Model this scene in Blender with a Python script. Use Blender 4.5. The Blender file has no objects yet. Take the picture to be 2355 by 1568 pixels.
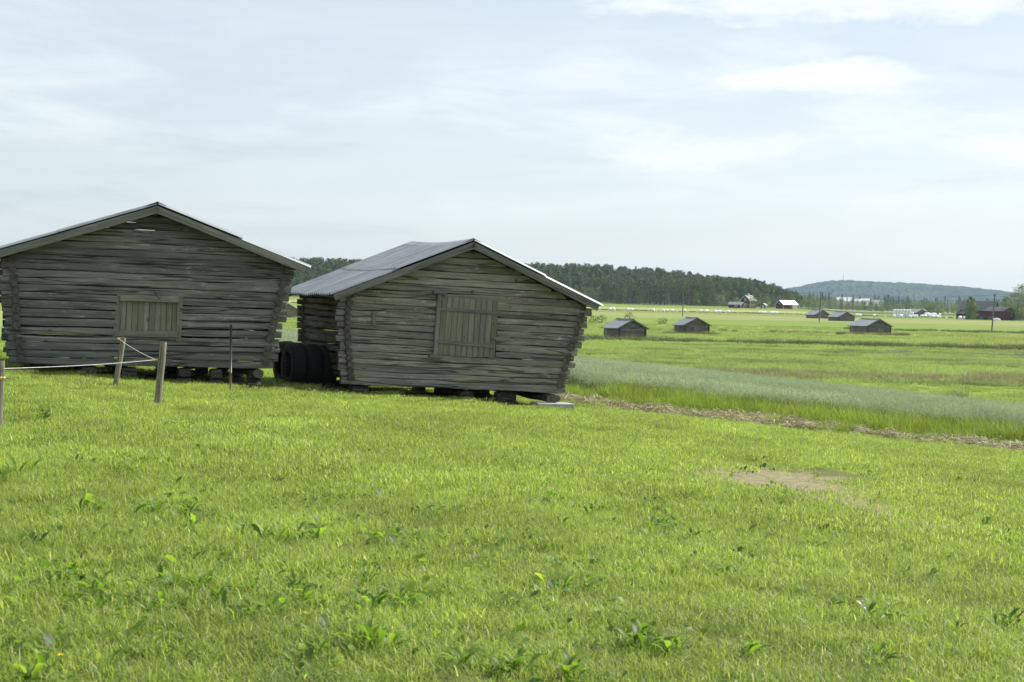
import bpy, math, random
from math import sin, cos, pi, radians, sqrt, atan, atan2, floor, exp
from mathutils import Vector, Matrix

R = random.Random(7)
S = bpy.context.scene
C = S.collection

# ------------------------------------------------------------------ camera, light, exposure
CAMZ = 1.6
FPX = 3234.0 / 2354.0            # focal length in picture widths
PITCH = atan(100.5 / 3234.0)
ROLL = atan(0.0227)
camd = bpy.data.cameras.new('camera')
camd.sensor_width = 36.0
camd.lens = 36.0 * FPX
camd.clip_start = 0.1
camd.clip_end = 40000
camd.dof.use_dof = True
camd.dof.focus_distance = 33.0
camd.dof.aperture_fstop = 6.3
cam = bpy.data.objects.new('camera', camd)
C.objects.link(cam)
cam.location = (0, 0, CAMZ)
cam.rotation_mode = 'QUATERNION'
cam.rotation_quaternion = (Matrix.Rotation(pi / 2 - PITCH, 4, 'X') @ Matrix.Rotation(ROLL, 4, 'Z')).to_quaternion()
S.camera = cam

SUN_AZ, SUN_EL = radians(58), radians(43)
W = bpy.data.worlds.new("World")
S.world = W
W.use_nodes = True
wn, wl = W.node_tree.nodes, W.node_tree.links
wn.clear()


def N(nodes, typ, **kw):
    n = nodes.new(typ)
    for k, v in kw.items():
        setattr(n, k, v)
    return n


def build_sky():
    out = N(wn, 'ShaderNodeOutputWorld')
    bg = N(wn, 'ShaderNodeBackground')
    bg.inputs['Strength'].default_value = 0.088
    sky = N(wn, 'ShaderNodeTexSky', sky_type='NISHITA')
    sky.sun_disc = False
    sky.sun_elevation = SUN_EL
    sky.sun_rotation = SUN_AZ
    sky.altitude = 50
    sky.air_density = 1.0
    sky.dust_density = 1.2
    sky.ozone_density = 1.0
    tc = N(wn, 'ShaderNodeTexCoord')
    sep = N(wn, 'ShaderNodeSeparateXYZ')
    wl.new(tc.outputs['Generated'], sep.inputs[0])

    def m(op, a, b=None, c=None, clamp=False):
        n = N(wn, 'ShaderNodeMath', operation=op, use_clamp=clamp)
        for i, v in enumerate((a, b, c)):
            if v is None:
                continue
            if isinstance(v, (int, float)):
                n.inputs[i].default_value = v
            else:
                wl.new(v, n.inputs[i])
        return n.outputs[0]
    def cloud(a, b, loc, lo, hi, detail=6, rough=0.55, dist=0.4):
        """streaky noise on the dome of the sky: a across, b up"""
        mp = N(wn, 'ShaderNodeMapping')
        mp.inputs['Scale'].default_value = (a, a, b)
        mp.inputs['Rotation'].default_value = (0, radians(loc[3] if len(loc) > 3 else 0), 0)
        mp.inputs['Location'].default_value = loc[:3]
        wl.new(tc.outputs['Generated'], mp.inputs[0])
        nz = N(wn, 'ShaderNodeTexNoise')
        nz.inputs['Scale'].default_value = 1.0
        nz.inputs['Detail'].default_value = detail
        nz.inputs['Roughness'].default_value = rough
        nz.inputs['Distortion'].default_value = dist
        wl.new(mp.outputs[0], nz.inputs['Vector'])
        mr = N(wn, 'ShaderNodeMapRange', interpolation_type='SMOOTHSTEP')
        mr.inputs['From Min'].default_value = lo
        mr.inputs['From Max'].default_value = hi
        wl.new(nz.outputs[0], mr.inputs[0])
        return mr.outputs[0]
    big = cloud(2.2, 9, (4.1, 1.7, 0.3), 0.42, 0.68, 3, 0.5)
    c1 = cloud(6.5, 30, (3.1, 0.4, 1.0), 0.42, 0.72, 9, 0.62)
    c2 = cloud(1.6, 13, (1.3, 5.2, 2.0), 0.40, 0.75, 6, 0.6)
    c3 = cloud(4.0, 34, (7.3, 1.2, 0.6, 7), 0.52, 0.72, 10, 0.66, 0.7)
    fine = cloud(20, 75, (2.3, 8.2, 0.1), 0.25, 0.75, 6, 0.65)
    cl = m('MULTIPLY_ADD', c2, 0.30, m('MULTIPLY', m('MULTIPLY', c1, big), 0.5), clamp=True)
    az = m('ARCTAN2', sep.outputs['X'], sep.outputs['Y'])

    def blob(a0, e0, wa, we, k):
        """a single low cloud at its own bearing and height"""
        nzx = cloud(9, 20, (9.2 + a0 * 7, 2.2, 0), 0.2, 0.8, 8, 0.65)
        da = m('DIVIDE', m('SUBTRACT', az, a0), wa)
        de = m('DIVIDE', m('ADD', m('SUBTRACT', sep.outputs['Z'], e0), m('MULTIPLY', m('SUBTRACT', nzx, 0.5), we * 1.5)), we)
        r = m('ADD', m('MULTIPLY', da, da), m('MULTIPLY', de, de))
        r = m('ADD', r, m('MULTIPLY', m('SUBTRACT', fine, 0.5), 0.9))
        return m('MULTIPLY', m('SUBTRACT', 1.0, r, clamp=True), k)
    cl = m('ADD', cl, m('ADD', m('ADD', blob(0.211, 0.153, 0.075, 0.013, 0.75), blob(0.35, 0.106, 0.06, 0.012, 0.5)),
                        m('ADD', blob(0.125, 0.106, 0.085, 0.014, 0.5), blob(0.23, 0.205, 0.20, 0.014, 0.8))), clamp=True)
    mix = N(wn, 'ShaderNodeMix', data_type='RGBA')
    mix.inputs['Factor'].default_value = 0.62
    wl.new(sky.outputs[0], mix.inputs['A'])
    mix.inputs['B'].default_value = (6.2, 6.75, 7.1, 1)
    dk = N(wn, 'ShaderNodeMix', data_type='RGBA', blend_type='MULTIPLY')
    wl.new(m('MULTIPLY', c3, 0.60), dk.inputs['Factor'])
    wl.new(mix.outputs['Result'], dk.inputs['A'])
    dk.inputs['B'].default_value = (0.82, 0.84, 0.86, 1)
    top = N(wn, 'ShaderNodeMix', data_type='RGBA')
    wl.new(m('MULTIPLY', cl, 0.85), top.inputs['Factor'])
    wl.new(dk.outputs['Result'], top.inputs['A'])
    top.inputs['B'].default_value = (8.2, 8.5, 8.6, 1)
    wl.new(top.outputs['Result'], bg.inputs['Color'])
    wl.new(bg.outputs[0], out.inputs['Surface'])


build_sky()
sd = bpy.data.lights.new('sun', 'SUN')
sd.energy = 5.0
sd.angle = radians(0.55)
sd.color = (1.0, 0.955, 0.87)
sun = bpy.data.objects.new('sun', sd)
C.objects.link(sun)
sdir = Vector((cos(SUN_EL) * sin(SUN_AZ), cos(SUN_EL) * cos(SUN_AZ), sin(SUN_EL)))
sun.rotation_euler = sdir.to_track_quat('Z', 'Y').to_euler()
sun.location = sdir * 100

S.view_settings.view_transform = 'Standard'
S.view_settings.look = 'None'
S.view_settings.exposure = 0.6
S.view_settings.gamma = 1.0
S.view_settings.use_curve_mapping = False
S.cycles.max_bounces = 6
S.cycles.diffuse_bounces = 3
S.cycles.transparent_max_bounces = 8
S.cycles.use_denoising = True
S.cycles.sample_clamp_indirect = 1.5
S.cycles.adaptive_threshold = 0.005

# ------------------------------------------------------------------ terrain


def sstep(a, b, x):
    t = min(1.0, max(0.0, (x - a) / (b - a)))
    return t * t * (3 - 2 * t)


def ground(x, y):
    """height of the ground (world z) at x, y: a slope running down to a flat plain"""
    xs = x if x > -14 else -14 + 4 * math.tanh((x + 14) / 4)
    xs = xs if xs < 25 else 25 + 10 * math.tanh((xs - 25) / 10)
    p = -1.67 - 0.0704 * xs - 0.0302 * y
    if y < 0:
        p = -1.67 - 0.0704 * xs - 0.01 * y
    q = (p + 5.4) / 0.22
    z = -5.4 + (q * 0.22 if q > 30 else 0.22 * math.log1p(exp(max(-40, q))))
    if y > 640:
        t = x / y
        k = 1 - sstep(.19, .25, t)
        z += 2.6 * sstep(690, 900, y) * k
        z += 11 * sstep(905, 1080, y) * (1 - sstep(.06, .205, t)) * (1 - sstep(1300, 2200, y))
    if y < 75:
        f = 1 - sstep(45, 75, y)
        z += f * 0.02 * (sin(x * .9 + 1.3) * sin(y * .7) + .6 * sin(x * 1.9 + y * 1.3))
    return z + CAMZ


FD = 3234.0


def ray(px, py):
    """direction through a point of the photograph (2354 px wide reading)"""
    xr, yr = px - 1177, py - 784
    x = xr * cos(ROLL) + yr * sin(ROLL)
    y = -xr * sin(ROLL) + yr * cos(ROLL)
    c, s = cos(PITCH), sin(PITCH)
    rt, up = x / FD, -y / FD
    return Vector((rt, c + up * s, -s + up * c))


def gpt(px, py):
    d = ray(px, py)
    t, prev = 2.0, 2.0
    while t < 9000:
        if CAMZ + d.z * t < ground(d.x * t, d.y * t):
            lo, hi = prev, t
            for _ in range(30):
                mid = (lo + hi) / 2
                if CAMZ + d.z * mid < ground(d.x * mid, d.y * mid):
                    hi = mid
                else:
                    lo = mid
            return Vector((d.x * hi, d.y * hi, ground(d.x * hi, d.y * hi)))
        prev = t
        t *= 1.02
    return Vector((d.x * t, d.y * t, ground(d.x * t, d.y * t)))


def at_depth(px, py, y):
    d = ray(px, py)
    return Vector((d.x * y / d.y, y, CAMZ + d.z * y / d.y))


# ------------------------------------------------------------------ mesh helpers
class MB:
    def __init__(s):
        s.v, s.f, s.m, s.t = [], [], [], []

    def vert(s, p, tint=0.5):
        s.v.append((p[0], p[1], p[2])); s.t.append(tint)
        return len(s.v) - 1

    def face(s, idx, mi=0):
        s.f.append(tuple(idx)); s.m.append(mi)

    def box(s, c, d, mi=0, M=None, tint=.5):
        x, y, z = d[0] / 2, d[1] / 2, d[2] / 2
        b = len(s.v)
        for k in range(8):
            p = Vector(((x if k & 1 else -x), (y if k & 2 else -y), (z if k & 4 else -z)))
            if M:
                p = M @ p
            s.vert((p.x + c[0], p.y + c[1], p.z + c[2]), tint)
        for q in ((0, 2, 3, 1), (4, 5, 7, 6), (0, 1, 5, 4), (2, 6, 7, 3), (0, 4, 6, 2), (1, 3, 7, 5)):
            s.face([b + i for i in q], mi)

    def tube(s, pts, rad, K=8, mi=0, cap=True, capmi=None, tint=.5):
        rings = []
        for i, p in enumerate(pts):
            p = Vector(p)
            a = Vector(pts[max(0, i - 1)]); c = Vector(pts[min(len(pts) - 1, i + 1)])
            t = (c - a).normalized()
            up = Vector((0, 0, 1)) if abs(t.z) < .9 else Vector((1, 0, 0))
            n1 = t.cross(up).normalized(); n2 = t.cross(n1)
            r = rad[i] if isinstance(rad, (list, tuple)) else rad
            rings.append([s.vert(p + n1 * r * cos(2 * pi * k / K) + n2 * r * sin(2 * pi * k / K), tint) for k in range(K)])
        for a, b in zip(rings, rings[1:]):
            for k in range(K):
                s.face((a[k], a[(k + 1) % K], b[(k + 1) % K], b[k]), mi)
        if cap:
            s.face(rings[0], mi if capmi is None else capmi)
            s.face(rings[-1][::-1], mi if capmi is None else capmi)
        return rings

    def lathe(s, prof, K=24, axis='z', mi=0, closed=False):
        rings = []
        for (r, h) in prof:
            ring = []
            for k in range(K):
                a = 2 * pi * k / K
                p = (r * cos(a), r * sin(a), h) if axis == 'z' else (h, r * cos(a), r * sin(a))
                ring.append(s.vert(p))
            rings.append(ring)
        n = len(rings)
        for i in range(n if closed else n - 1):
            a, b = rings[i], rings[(i + 1) % n]
            for k in range(K):
                s.face((a[k], a[(k + 1) % K], b[(k + 1) % K], b[k]), mi)
        return rings

    def mesh(s, name, mats, smooth=False):
        me = bpy.data.meshes.new(name)
        me.from_pydata(s.v, [], s.f)
        for m in (mats if isinstance(mats, (list, tuple)) else [mats]):
            me.materials.append(m)
        if any(s.m):
            me.polygons.foreach_set('material_index', s.m)
        at = me.attributes.new('tint', 'FLOAT', 'POINT')
        at.data.foreach_set('value', s.t)
        if smooth:
            me.polygons.foreach_set('use_smooth', [True] * len(s.f))
        me.update()
        return me


def link(name, me, parent=None, loc=None, rot=None):
    o = bpy.data.objects.new(name, me)
    C.objects.link(o)
    if parent:
        o.parent = parent
    if loc is not None:
        o.location = loc
    if rot is not None:
        o.rotation_euler = rot
    return o


def tag(o, label, cat, group=None):
    o['label'] = label
    o['category'] = cat
    if group:
        o['group'] = group
    return o


def stuff(o, label=None):
    o['kind'] = 'stuff'
    if label:
        o['label'] = label
    return o


def empty(name, loc, rz=0):
    o = bpy.data.objects.new(name, None)
    o.empty_display_size = .3
    C.objects.link(o)
    o.location = loc
    o.rotation_euler = (0, 0, rz)
    return o


def copy_thing(root, loc, rot=None, scale=None):
    r = root.copy()
    C.objects.link(r)
    r.location = loc
    if rot is not None:
        r.rotation_euler = rot
    if scale is not None:
        r.scale = scale
    for ch in root.children:
        c = ch.copy(); C.objects.link(c); c.parent = r
        for g in ch.children:
            d = g.copy(); C.objects.link(d); d.parent = c
    return r


class Wob:
    """smooth random function of one variable"""

    def __init__(s, rnd, freq=1.0, n=4):
        s.k = [(freq * rnd.uniform(.5, 2.6), rnd.uniform(0, 6.28), rnd.uniform(.4, 1) / n * 1.6) for _ in range(n)]

    def __call__(s, x):
        return sum(a * sin(f * x + p) for f, p, a in s.k)


# ------------------------------------------------------------------ materials
def mat(name):
    m = bpy.data.materials.new(name)
    m.use_nodes = True
    n, l = m.node_tree.nodes, m.node_tree.links
    b = n['Principled BSDF']
    return m, n, l, b


def noise(n, l, vec, scale, detail=4, rough=.55, dist=0.0):
    z = n.new('ShaderNodeTexNoise')
    z.inputs['Scale'].default_value = scale
    z.inputs['Detail'].default_value = detail
    z.inputs['Roughness'].default_value = rough
    z.inputs['Distortion'].default_value = dist
    if vec is not None:
        l.new(vec, z.inputs['Vector'])
    return z.outputs[0]


def ramp(n, l, fac, stops, interp='LINEAR'):
    r = n.new('ShaderNodeValToRGB')
    r.color_ramp.interpolation = interp
    e = r.color_ramp.elements
    while len(e) < len(stops):
        e.new(0.5)
    for i, (p, c) in enumerate(stops):
        e[i].position = p
        e[i].color = (*c, 1) if len(c) == 3 else c
    l.new(fac, r.inputs[0])
    return r.outputs[0]


def mixc(n, l, fac, a, b, mode='MIX'):
    x = n.new('ShaderNodeMix')
    x.data_type = 'RGBA'
    x.blend_type = mode
    for sock, v in (('Factor', fac), ('A', a), ('B', b)):
        if isinstance(v, (int, float)):
            x.inputs[sock].default_value = v
        elif isinstance(v, tuple):
            x.inputs[sock].default_value = (*v, 1)
        else:
            l.new(v, x.inputs[sock])
    return x.outputs['Result']


def mapping(n, l, vec, scale, loc=(0, 0, 0), rot=(0, 0, 0)):
    mp = n.new('ShaderNodeMapping')
    mp.inputs['Scale'].default_value = scale
    mp.inputs['Location'].default_value = loc
    mp.inputs['Rotation'].default_value = rot
    l.new(vec, mp.inputs[0])
    return mp.outputs[0]


def mth(n, l, op, a, b=0.0, c=None, clamp=False):
    x = n.new('ShaderNodeMath')
    x.operation = op
    x.use_clamp = clamp
    for i, v in enumerate((a, b, c)):
        if v is None:
            continue
        if isinstance(v, (int, float)):
            x.inputs[i].default_value = v
        else:
            l.new(v, x.inputs[i])
    return x.outputs[0]


def objcoord(n, l):
    tc = n.new('ShaderNodeTexCoord')
    oi = n.new('ShaderNodeObjectInfo')
    mul = mth(n, l, 'MULTIPLY', oi.outputs['Random'], 37.0)
    cb = n.new('ShaderNodeCombineXYZ')
    for i in range(3):
        l.new(mul, cb.inputs[i])
    va = n.new('ShaderNodeVectorMath'); va.operation = 'ADD'
    l.new(tc.outputs['Object'], va.inputs[0]); l.new(cb.outputs[0], va.inputs[1])
    return va.outputs[0], oi.outputs['Random']


def bump(n, l, b, h, strength=.4, dist=.01):
    bp = n.new('ShaderNodeBump')
    bp.inputs['Strength'].default_value = strength
    bp.inputs['Distance'].default_value = dist
    l.new(h, bp.inputs['Height'])
    l.new(bp.outputs[0], b.inputs['Normal'])


def wood(name, dark, mid, pale, tan, flake=.5, axis=0, crack=.8):
    """grey weathered timber: streaks along the grain, flaking pale patches, drying cracks"""
    m, n, l, b = mat(name)
    co, rnd = objcoord(n, l)

    def mp(a, c):
        return mapping(n, l, co, (a, c, c) if axis == 0 else (c, c, a))
    g = noise(n, l, mp(1.3, 17), 1.0, 6, .7)
    big = noise(n, l, mp(.55, 4.5), 1.0, 5, .65)
    hue = noise(n, l, mp(.35, 2.2), 1.0, 3, .6)
    cr = noise(n, l, mp(.22, 5.5), 1.0, 2, .5, .2)
    fl = noise(n, l, mp(3.2, 11), 1.0, 6, .75)
    flm = noise(n, l, mp(.5, 1.5), 1.0, 2, .5)
    kn = noise(n, l, mp(4.5, 9), 1.0, 1, .5)
    c = ramp(n, l, g, [(.30, dark), (.5, mid), (.72, pale)])
    tone = ramp(n, l, big, [(.30, (.68, .68, .69)), (.5, (.97, .97, .97)), (.70, (1.32, 1.32, 1.29))])
    c = mixc(n, l, 1.0, c, tone, 'MULTIPLY')
    ht = mth(n, l, 'ADD', ramp(n, l, hue, [(.42, (0, 0, 0)), (.62, (.7, .7, .7))]), mth(n, l, 'MULTIPLY', rnd, .25), clamp=True)
    c = mixc(n, l, ht, c, mixc(n, l, 1.0, c, tan, 'MULTIPLY'))
    fm = mth(n, l, 'MULTIPLY', ramp(n, l, fl, [(.56, (0, 0, 0)), (.63, (1, 1, 1))]), ramp(n, l, flm, [(.45, (0, 0, 0)), (.6, (flake, flake, flake))]))
    c = mixc(n, l, fm, c, tuple(x * 1.35 for x in pale))
    crk = ramp(n, l, mth(n, l, 'ABSOLUTE', mth(n, l, 'SUBTRACT', cr, .5)), [(.006, (1, 1, 1)), (.017, (0, 0, 0))])
    c = mixc(n, l, mth(n, l, 'MULTIPLY', crk, crack), c, tuple(x * .3 for x in dark))
    knm = ramp(n, l, kn, [(.76, (0, 0, 0)), (.80, (.8, .8, .8))])
    c = mixc(n, l, knm, c, tuple(x * .35 for x in dark))
    v = mth(n, l, 'MULTIPLY_ADD', rnd, .42, .79)
    c = mixc(n, l, 1.0, c, v, 'MULTIPLY')
    l.new(c, b.inputs['Base Color'])
    b.inputs['Roughness'].default_value = .85
    b.inputs['Specular IOR Level'].default_value = .2
    h = mth(n, l, 'SUBTRACT', g, mth(n, l, 'MULTIPLY', crk, crack))
    bump(n, l, b, h, .7, .02)
    return m


def plain(name, col, rough=.7, var=.25, scale=3.0, metal=0.0, bumpd=0.0, spec=.3):
    m, n, l, b = mat(name)
    co, rnd = objcoord(n, l)
    g = noise(n, l, co, scale, 5, .6)
    c = ramp(n, l, g, [(.3, tuple(x * (1 - var) for x in col)), (.7, tuple(min(1, x * (1 + var)) for x in col))])
    l.new(c, b.inputs['Base Color'])
    b.inputs['Roughness'].default_value = rough
    b.inputs['Metallic'].default_value = metal
    b.inputs['Specular IOR Level'].default_value = spec
    if bumpd:
        bump(n, l, b, noise(n, l, co, scale * 6, 5, .6), .5, bumpd)
    return m


def leafmat(name, stops, transl=.45, tcol=1.25, pos_scale=.12, pos_var=.22, rough=.5, gloss=.25):
    """foliage: colour by the blade's own tint, light shines through it"""
    m, n, l, b = mat(name)
    at = n.new('ShaderNodeAttribute'); at.attribute_name = 'tint'
    c = ramp(n, l, at.outputs['Fac'], stops)
    geo = n.new('ShaderNodeNewGeometry')
    big = noise(n, l, geo.outputs['Position'], pos_scale, 5, .62)
    v = mth(n, l, 'MULTIPLY_ADD', mth(n, l, 'SUBTRACT', big, .5), pos_var * 3.2, 1.0)
    oi = n.new('ShaderNodeObjectInfo')
    v = mth(n, l, 'MULTIPLY', v, mth(n, l, 'MULTIPLY_ADD', oi.outputs['Random'], .3, .85))
    c = mixc(n, l, 1.0, c, v, 'MULTIPLY')
    l.new(c, b.inputs['Base Color'])
    b.inputs['Roughness'].default_value = rough
    b.inputs['Specular IOR Level'].default_value = gloss
    tr = n.new('ShaderNodeBsdfTranslucent')
    tc = mixc(n, l, 1.0, c, (tcol, tcol * 1.05, tcol * .55), 'MULTIPLY')
    l.new(tc, tr.inputs['Color'])
    mx = n.new('ShaderNodeMixShader')
    mx.inputs[0].default_value = transl
    l.new(b.outputs[0], mx.inputs[1]); l.new(tr.outputs[0], mx.inputs[2])
    l.new(mx.outputs[0], n['Material Output'].inputs['Surface'])
    return m


M = {}
M['log_a'] = wood('weathered_log_cool', (.098, .102, .098), (.155, .161, .154), (.25, .256, .243), (1.05, 1.0, .93), .85)
M['log_b'] = wood('weathered_log_warm', (.142, .14, .124), (.22, .216, .194), (.335, .33, .302), (1.11, 1.01, .86), .85)
M['log_shade'] = wood('side_log_painted_shade', (.035, .032, .026), (.085, .08, .066), (.17, .165, .14), (1.15, 1.0, .8), .5)  # left side walls: the shade they stand in is put into the log colour
M['board'] = wood('weathered_board', (.115, .12, .112), (.175, .183, .17), (.25, .258, .24), (1.1, 1.0, .85), .3, crack=.25)
M['plank'] = wood('weathered_plank', (.145, .15, .128), (.19, .197, .168), (.24, .248, .212), (1.1, 1.0, .8), .2, axis=2, crack=.0)
M['end'] = plain('log_end_grain', (.105, .092, .078), .95, .5, 9, 0, .01, .1)
M['post'] = wood('fence_post_wood', (.12, .115, .09), (.22, .215, .175), (.32, .31, .265), (1.1, 1.0, .85), .4, axis=2)
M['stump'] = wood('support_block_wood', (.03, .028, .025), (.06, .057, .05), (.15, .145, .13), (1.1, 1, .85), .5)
M['concrete'] = plain('concrete', (.36, .36, .35), .9, .2, 8, 0, .004)
M['rock'] = plain('field_stone', (.20, .195, .18), .9, .35, 5, 0, .02)
M['rubber'] = plain('old_tyre_rubber', (.017, .017, .018), .7, .25, 3, 0, 0, .25)
M['rubber_grey'] = plain('dusty_sidewall_rubber', (.045, .044, .042), .75, .35, 9, 0, .003, .3)
M['rope'] = plain('white_fence_rope', (.78, .78, .76), .7, .08, 20)
M['insulator'] = plain('yellow_insulator', (.62, .46, .14), .4, .15, 20)
M['rod'] = plain('dark_steel_rod', (.05, .055, .062), .45, .3, 5, 0, 0, .5)
M['rust'] = plain('rusty_pole_foot', (.24, .16, .115), .85, .3, 12)
M['white_wrap'] = plain('white_bale_wrap', (.88, .89, .90), .38, .05, 3, 0, .02, .5)
M['red'] = plain('falu_red_boards', (.105, .026, .022), .85, .25, 2)
M['white'] = plain('white_paint', (.72, .72, .70), .6, .08, 3)
M['dkroof'] = plain('dark_sheet_roof', (.055, .058, .062), .6, .2, 2)
M['ltroof'] = plain('bright_sheet_roof', (.55, .57, .58), .45, .12, 1.5)
M['greyroof'] = plain('grey_sheet_roof', (.25, .26, .26), .6, .2, 1.5)
M['greywood'] = plain('grey_board_wall', (.13, .125, .115), .9, .35, 1.2)
M['glass'] = plain('dark_window_glass', (.03, .035, .04), .12, .2, 2, 0, 0, .6)
M['pole'] = plain('utility_pole_wood', (.16, .145, .13), .85, .35, 2)
M['wire'] = plain('power_wire', (.05, .05, .055), .5, .1, 1, .4)
M['trunk'] = plain('pine_bark', (.13, .088, .062), .9, .4, 2)
M['birchbark'] = plain('birch_bark', (.17, .165, .15), .85, .5, 3)
M['dirt'] = plain('dark_interior_soil', (.05, .045, .035), .95, .4, 3)


def roofmetal():
    m, n, l, b = mat('corrugated_zinc')
    co, rnd = objcoord(n, l)
    g = noise(n, l, mapping(n, l, co, (1.2, 3.5, 1.2)), 1.0, 5, .65)
    c = ramp(n, l, g, [(.3, (.175, .195, .215)), (.5, (.25, .275, .302)), (.72, (.31, .33, .35))])
    stn = noise(n, l, mapping(n, l, co, (.9, 7.0, .9)), 1.0, 6, .7)
    c = mixc(n, l, ramp(n, l, stn, [(.52, (0, 0, 0)), (.68, (.55, .55, .55))]), c, (.15, .145, .14))
    v = mth(n, l, 'MULTIPLY_ADD', rnd, .22, .88)
    c = mixc(n, l, 1.0, c, v, 'MULTIPLY')
    l.new(c, b.inputs['Base Color'])
    b.inputs['Metallic'].default_value = .15
    b.inputs['Roughness'].default_value = .55
    b.inputs['Specular IOR Level'].default_value = .3
    return m


M['zinc'] = roofmetal()

GR = [(0, (.075, .115, .024)), (.3, (.192, .27, .056)), (.7, (.335, .415, .092)), (.93, (.44, .50, .17)), (1, (.60, .58, .38))]
M['grass'] = leafmat('lawn_grass', GR, .48, 1.45, .45, .30, .48, .4)
M['tall'] = leafmat('tall_green_grass', [(0, (.05, .09, .016)), (.55, (.165, .235, .04)), (1, (.31, .36, .09))], .5, 1.5, .3, .2)
M['oat'] = leafmat('oat_leaves', [(0, (.085, .13, .05)), (.5, (.14, .19, .095)), (.8, (.29, .35, .26)), (1, (.44, .50, .40))], .35, 1.1, .12, .26)
M['meadow'] = leafmat('meadow_grass_blades', [(0, (.14, .195, .055)), (.6, (.27, .345, .105)), (1, (.40, .44, .19))], .42, 1.3, .06, .2)
M['verge'] = leafmat('verge_grass_blades', [(0, (.075, .105, .04)), (.5, (.13, .16, .06)), (1, (.30, .27, .17))], .35, 1.1, .1, .25)
M['straw'] = leafmat('dry_straw', [(0, (.15, .13, .065)), (.5, (.325, .29, .165)), (1, (.53, .49, .33))], .2, 1.0, .5, .25)
M['brownverge'] = leafmat('seeding_grass_blades', [(0, (.14, .17, .06)), (.5, (.27, .26, .14)), (1, (.42, .36, .25))], .3, 1.0, .1, .2)
M['weed'] = leafmat('weed_leaf', [(0, (.06, .115, .02)), (.6, (.14, .235, .03)), (1, (.26, .35, .05))], .5, 1.7, .5, .15, .5, .3)
M['paleweed'] = leafmat('pale_weed_leaf', [(0, (.15, .20, .10)), (1, (.26, .31, .17))], .2, 1.0, .5, .1, .4, .5)
M['clover'] = plain('clover_flower', (.72, .68, .64), .8, .15, 40)
M['yellow'] = plain('yellow_petals', (.75, .47, .02), .7, .12, 60)
M['seedhead'] = plain('grey_seed_fluff', (.62, .62, .58), .9, .1, 40)
M['purple'] = plain('fireweed_petals', (.36, .27, .34), .8, .2, 10)
M['pine'] = leafmat('pine_needles', [(0, (.045, .075, .033)), (.6, (.10, .135, .052)), (1, (.19, .22, .085))], .15, 1.0, .02, .2, .6, .2)
M['spruce'] = leafmat('spruce_needles', [(0, (.035, .06, .028)), (.6, (.065, .095, .04)), (1, (.11, .14, .055))], .12, 1.0, .02, .2, .6, .2)
M['birch'] = leafmat('birch_leaves', [(0, (.065, .105, .03)), (.6, (.13, .18, .05)), (1, (.22, .27, .085))], .32, 1.2, .03, .2, .55, .2)


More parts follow.
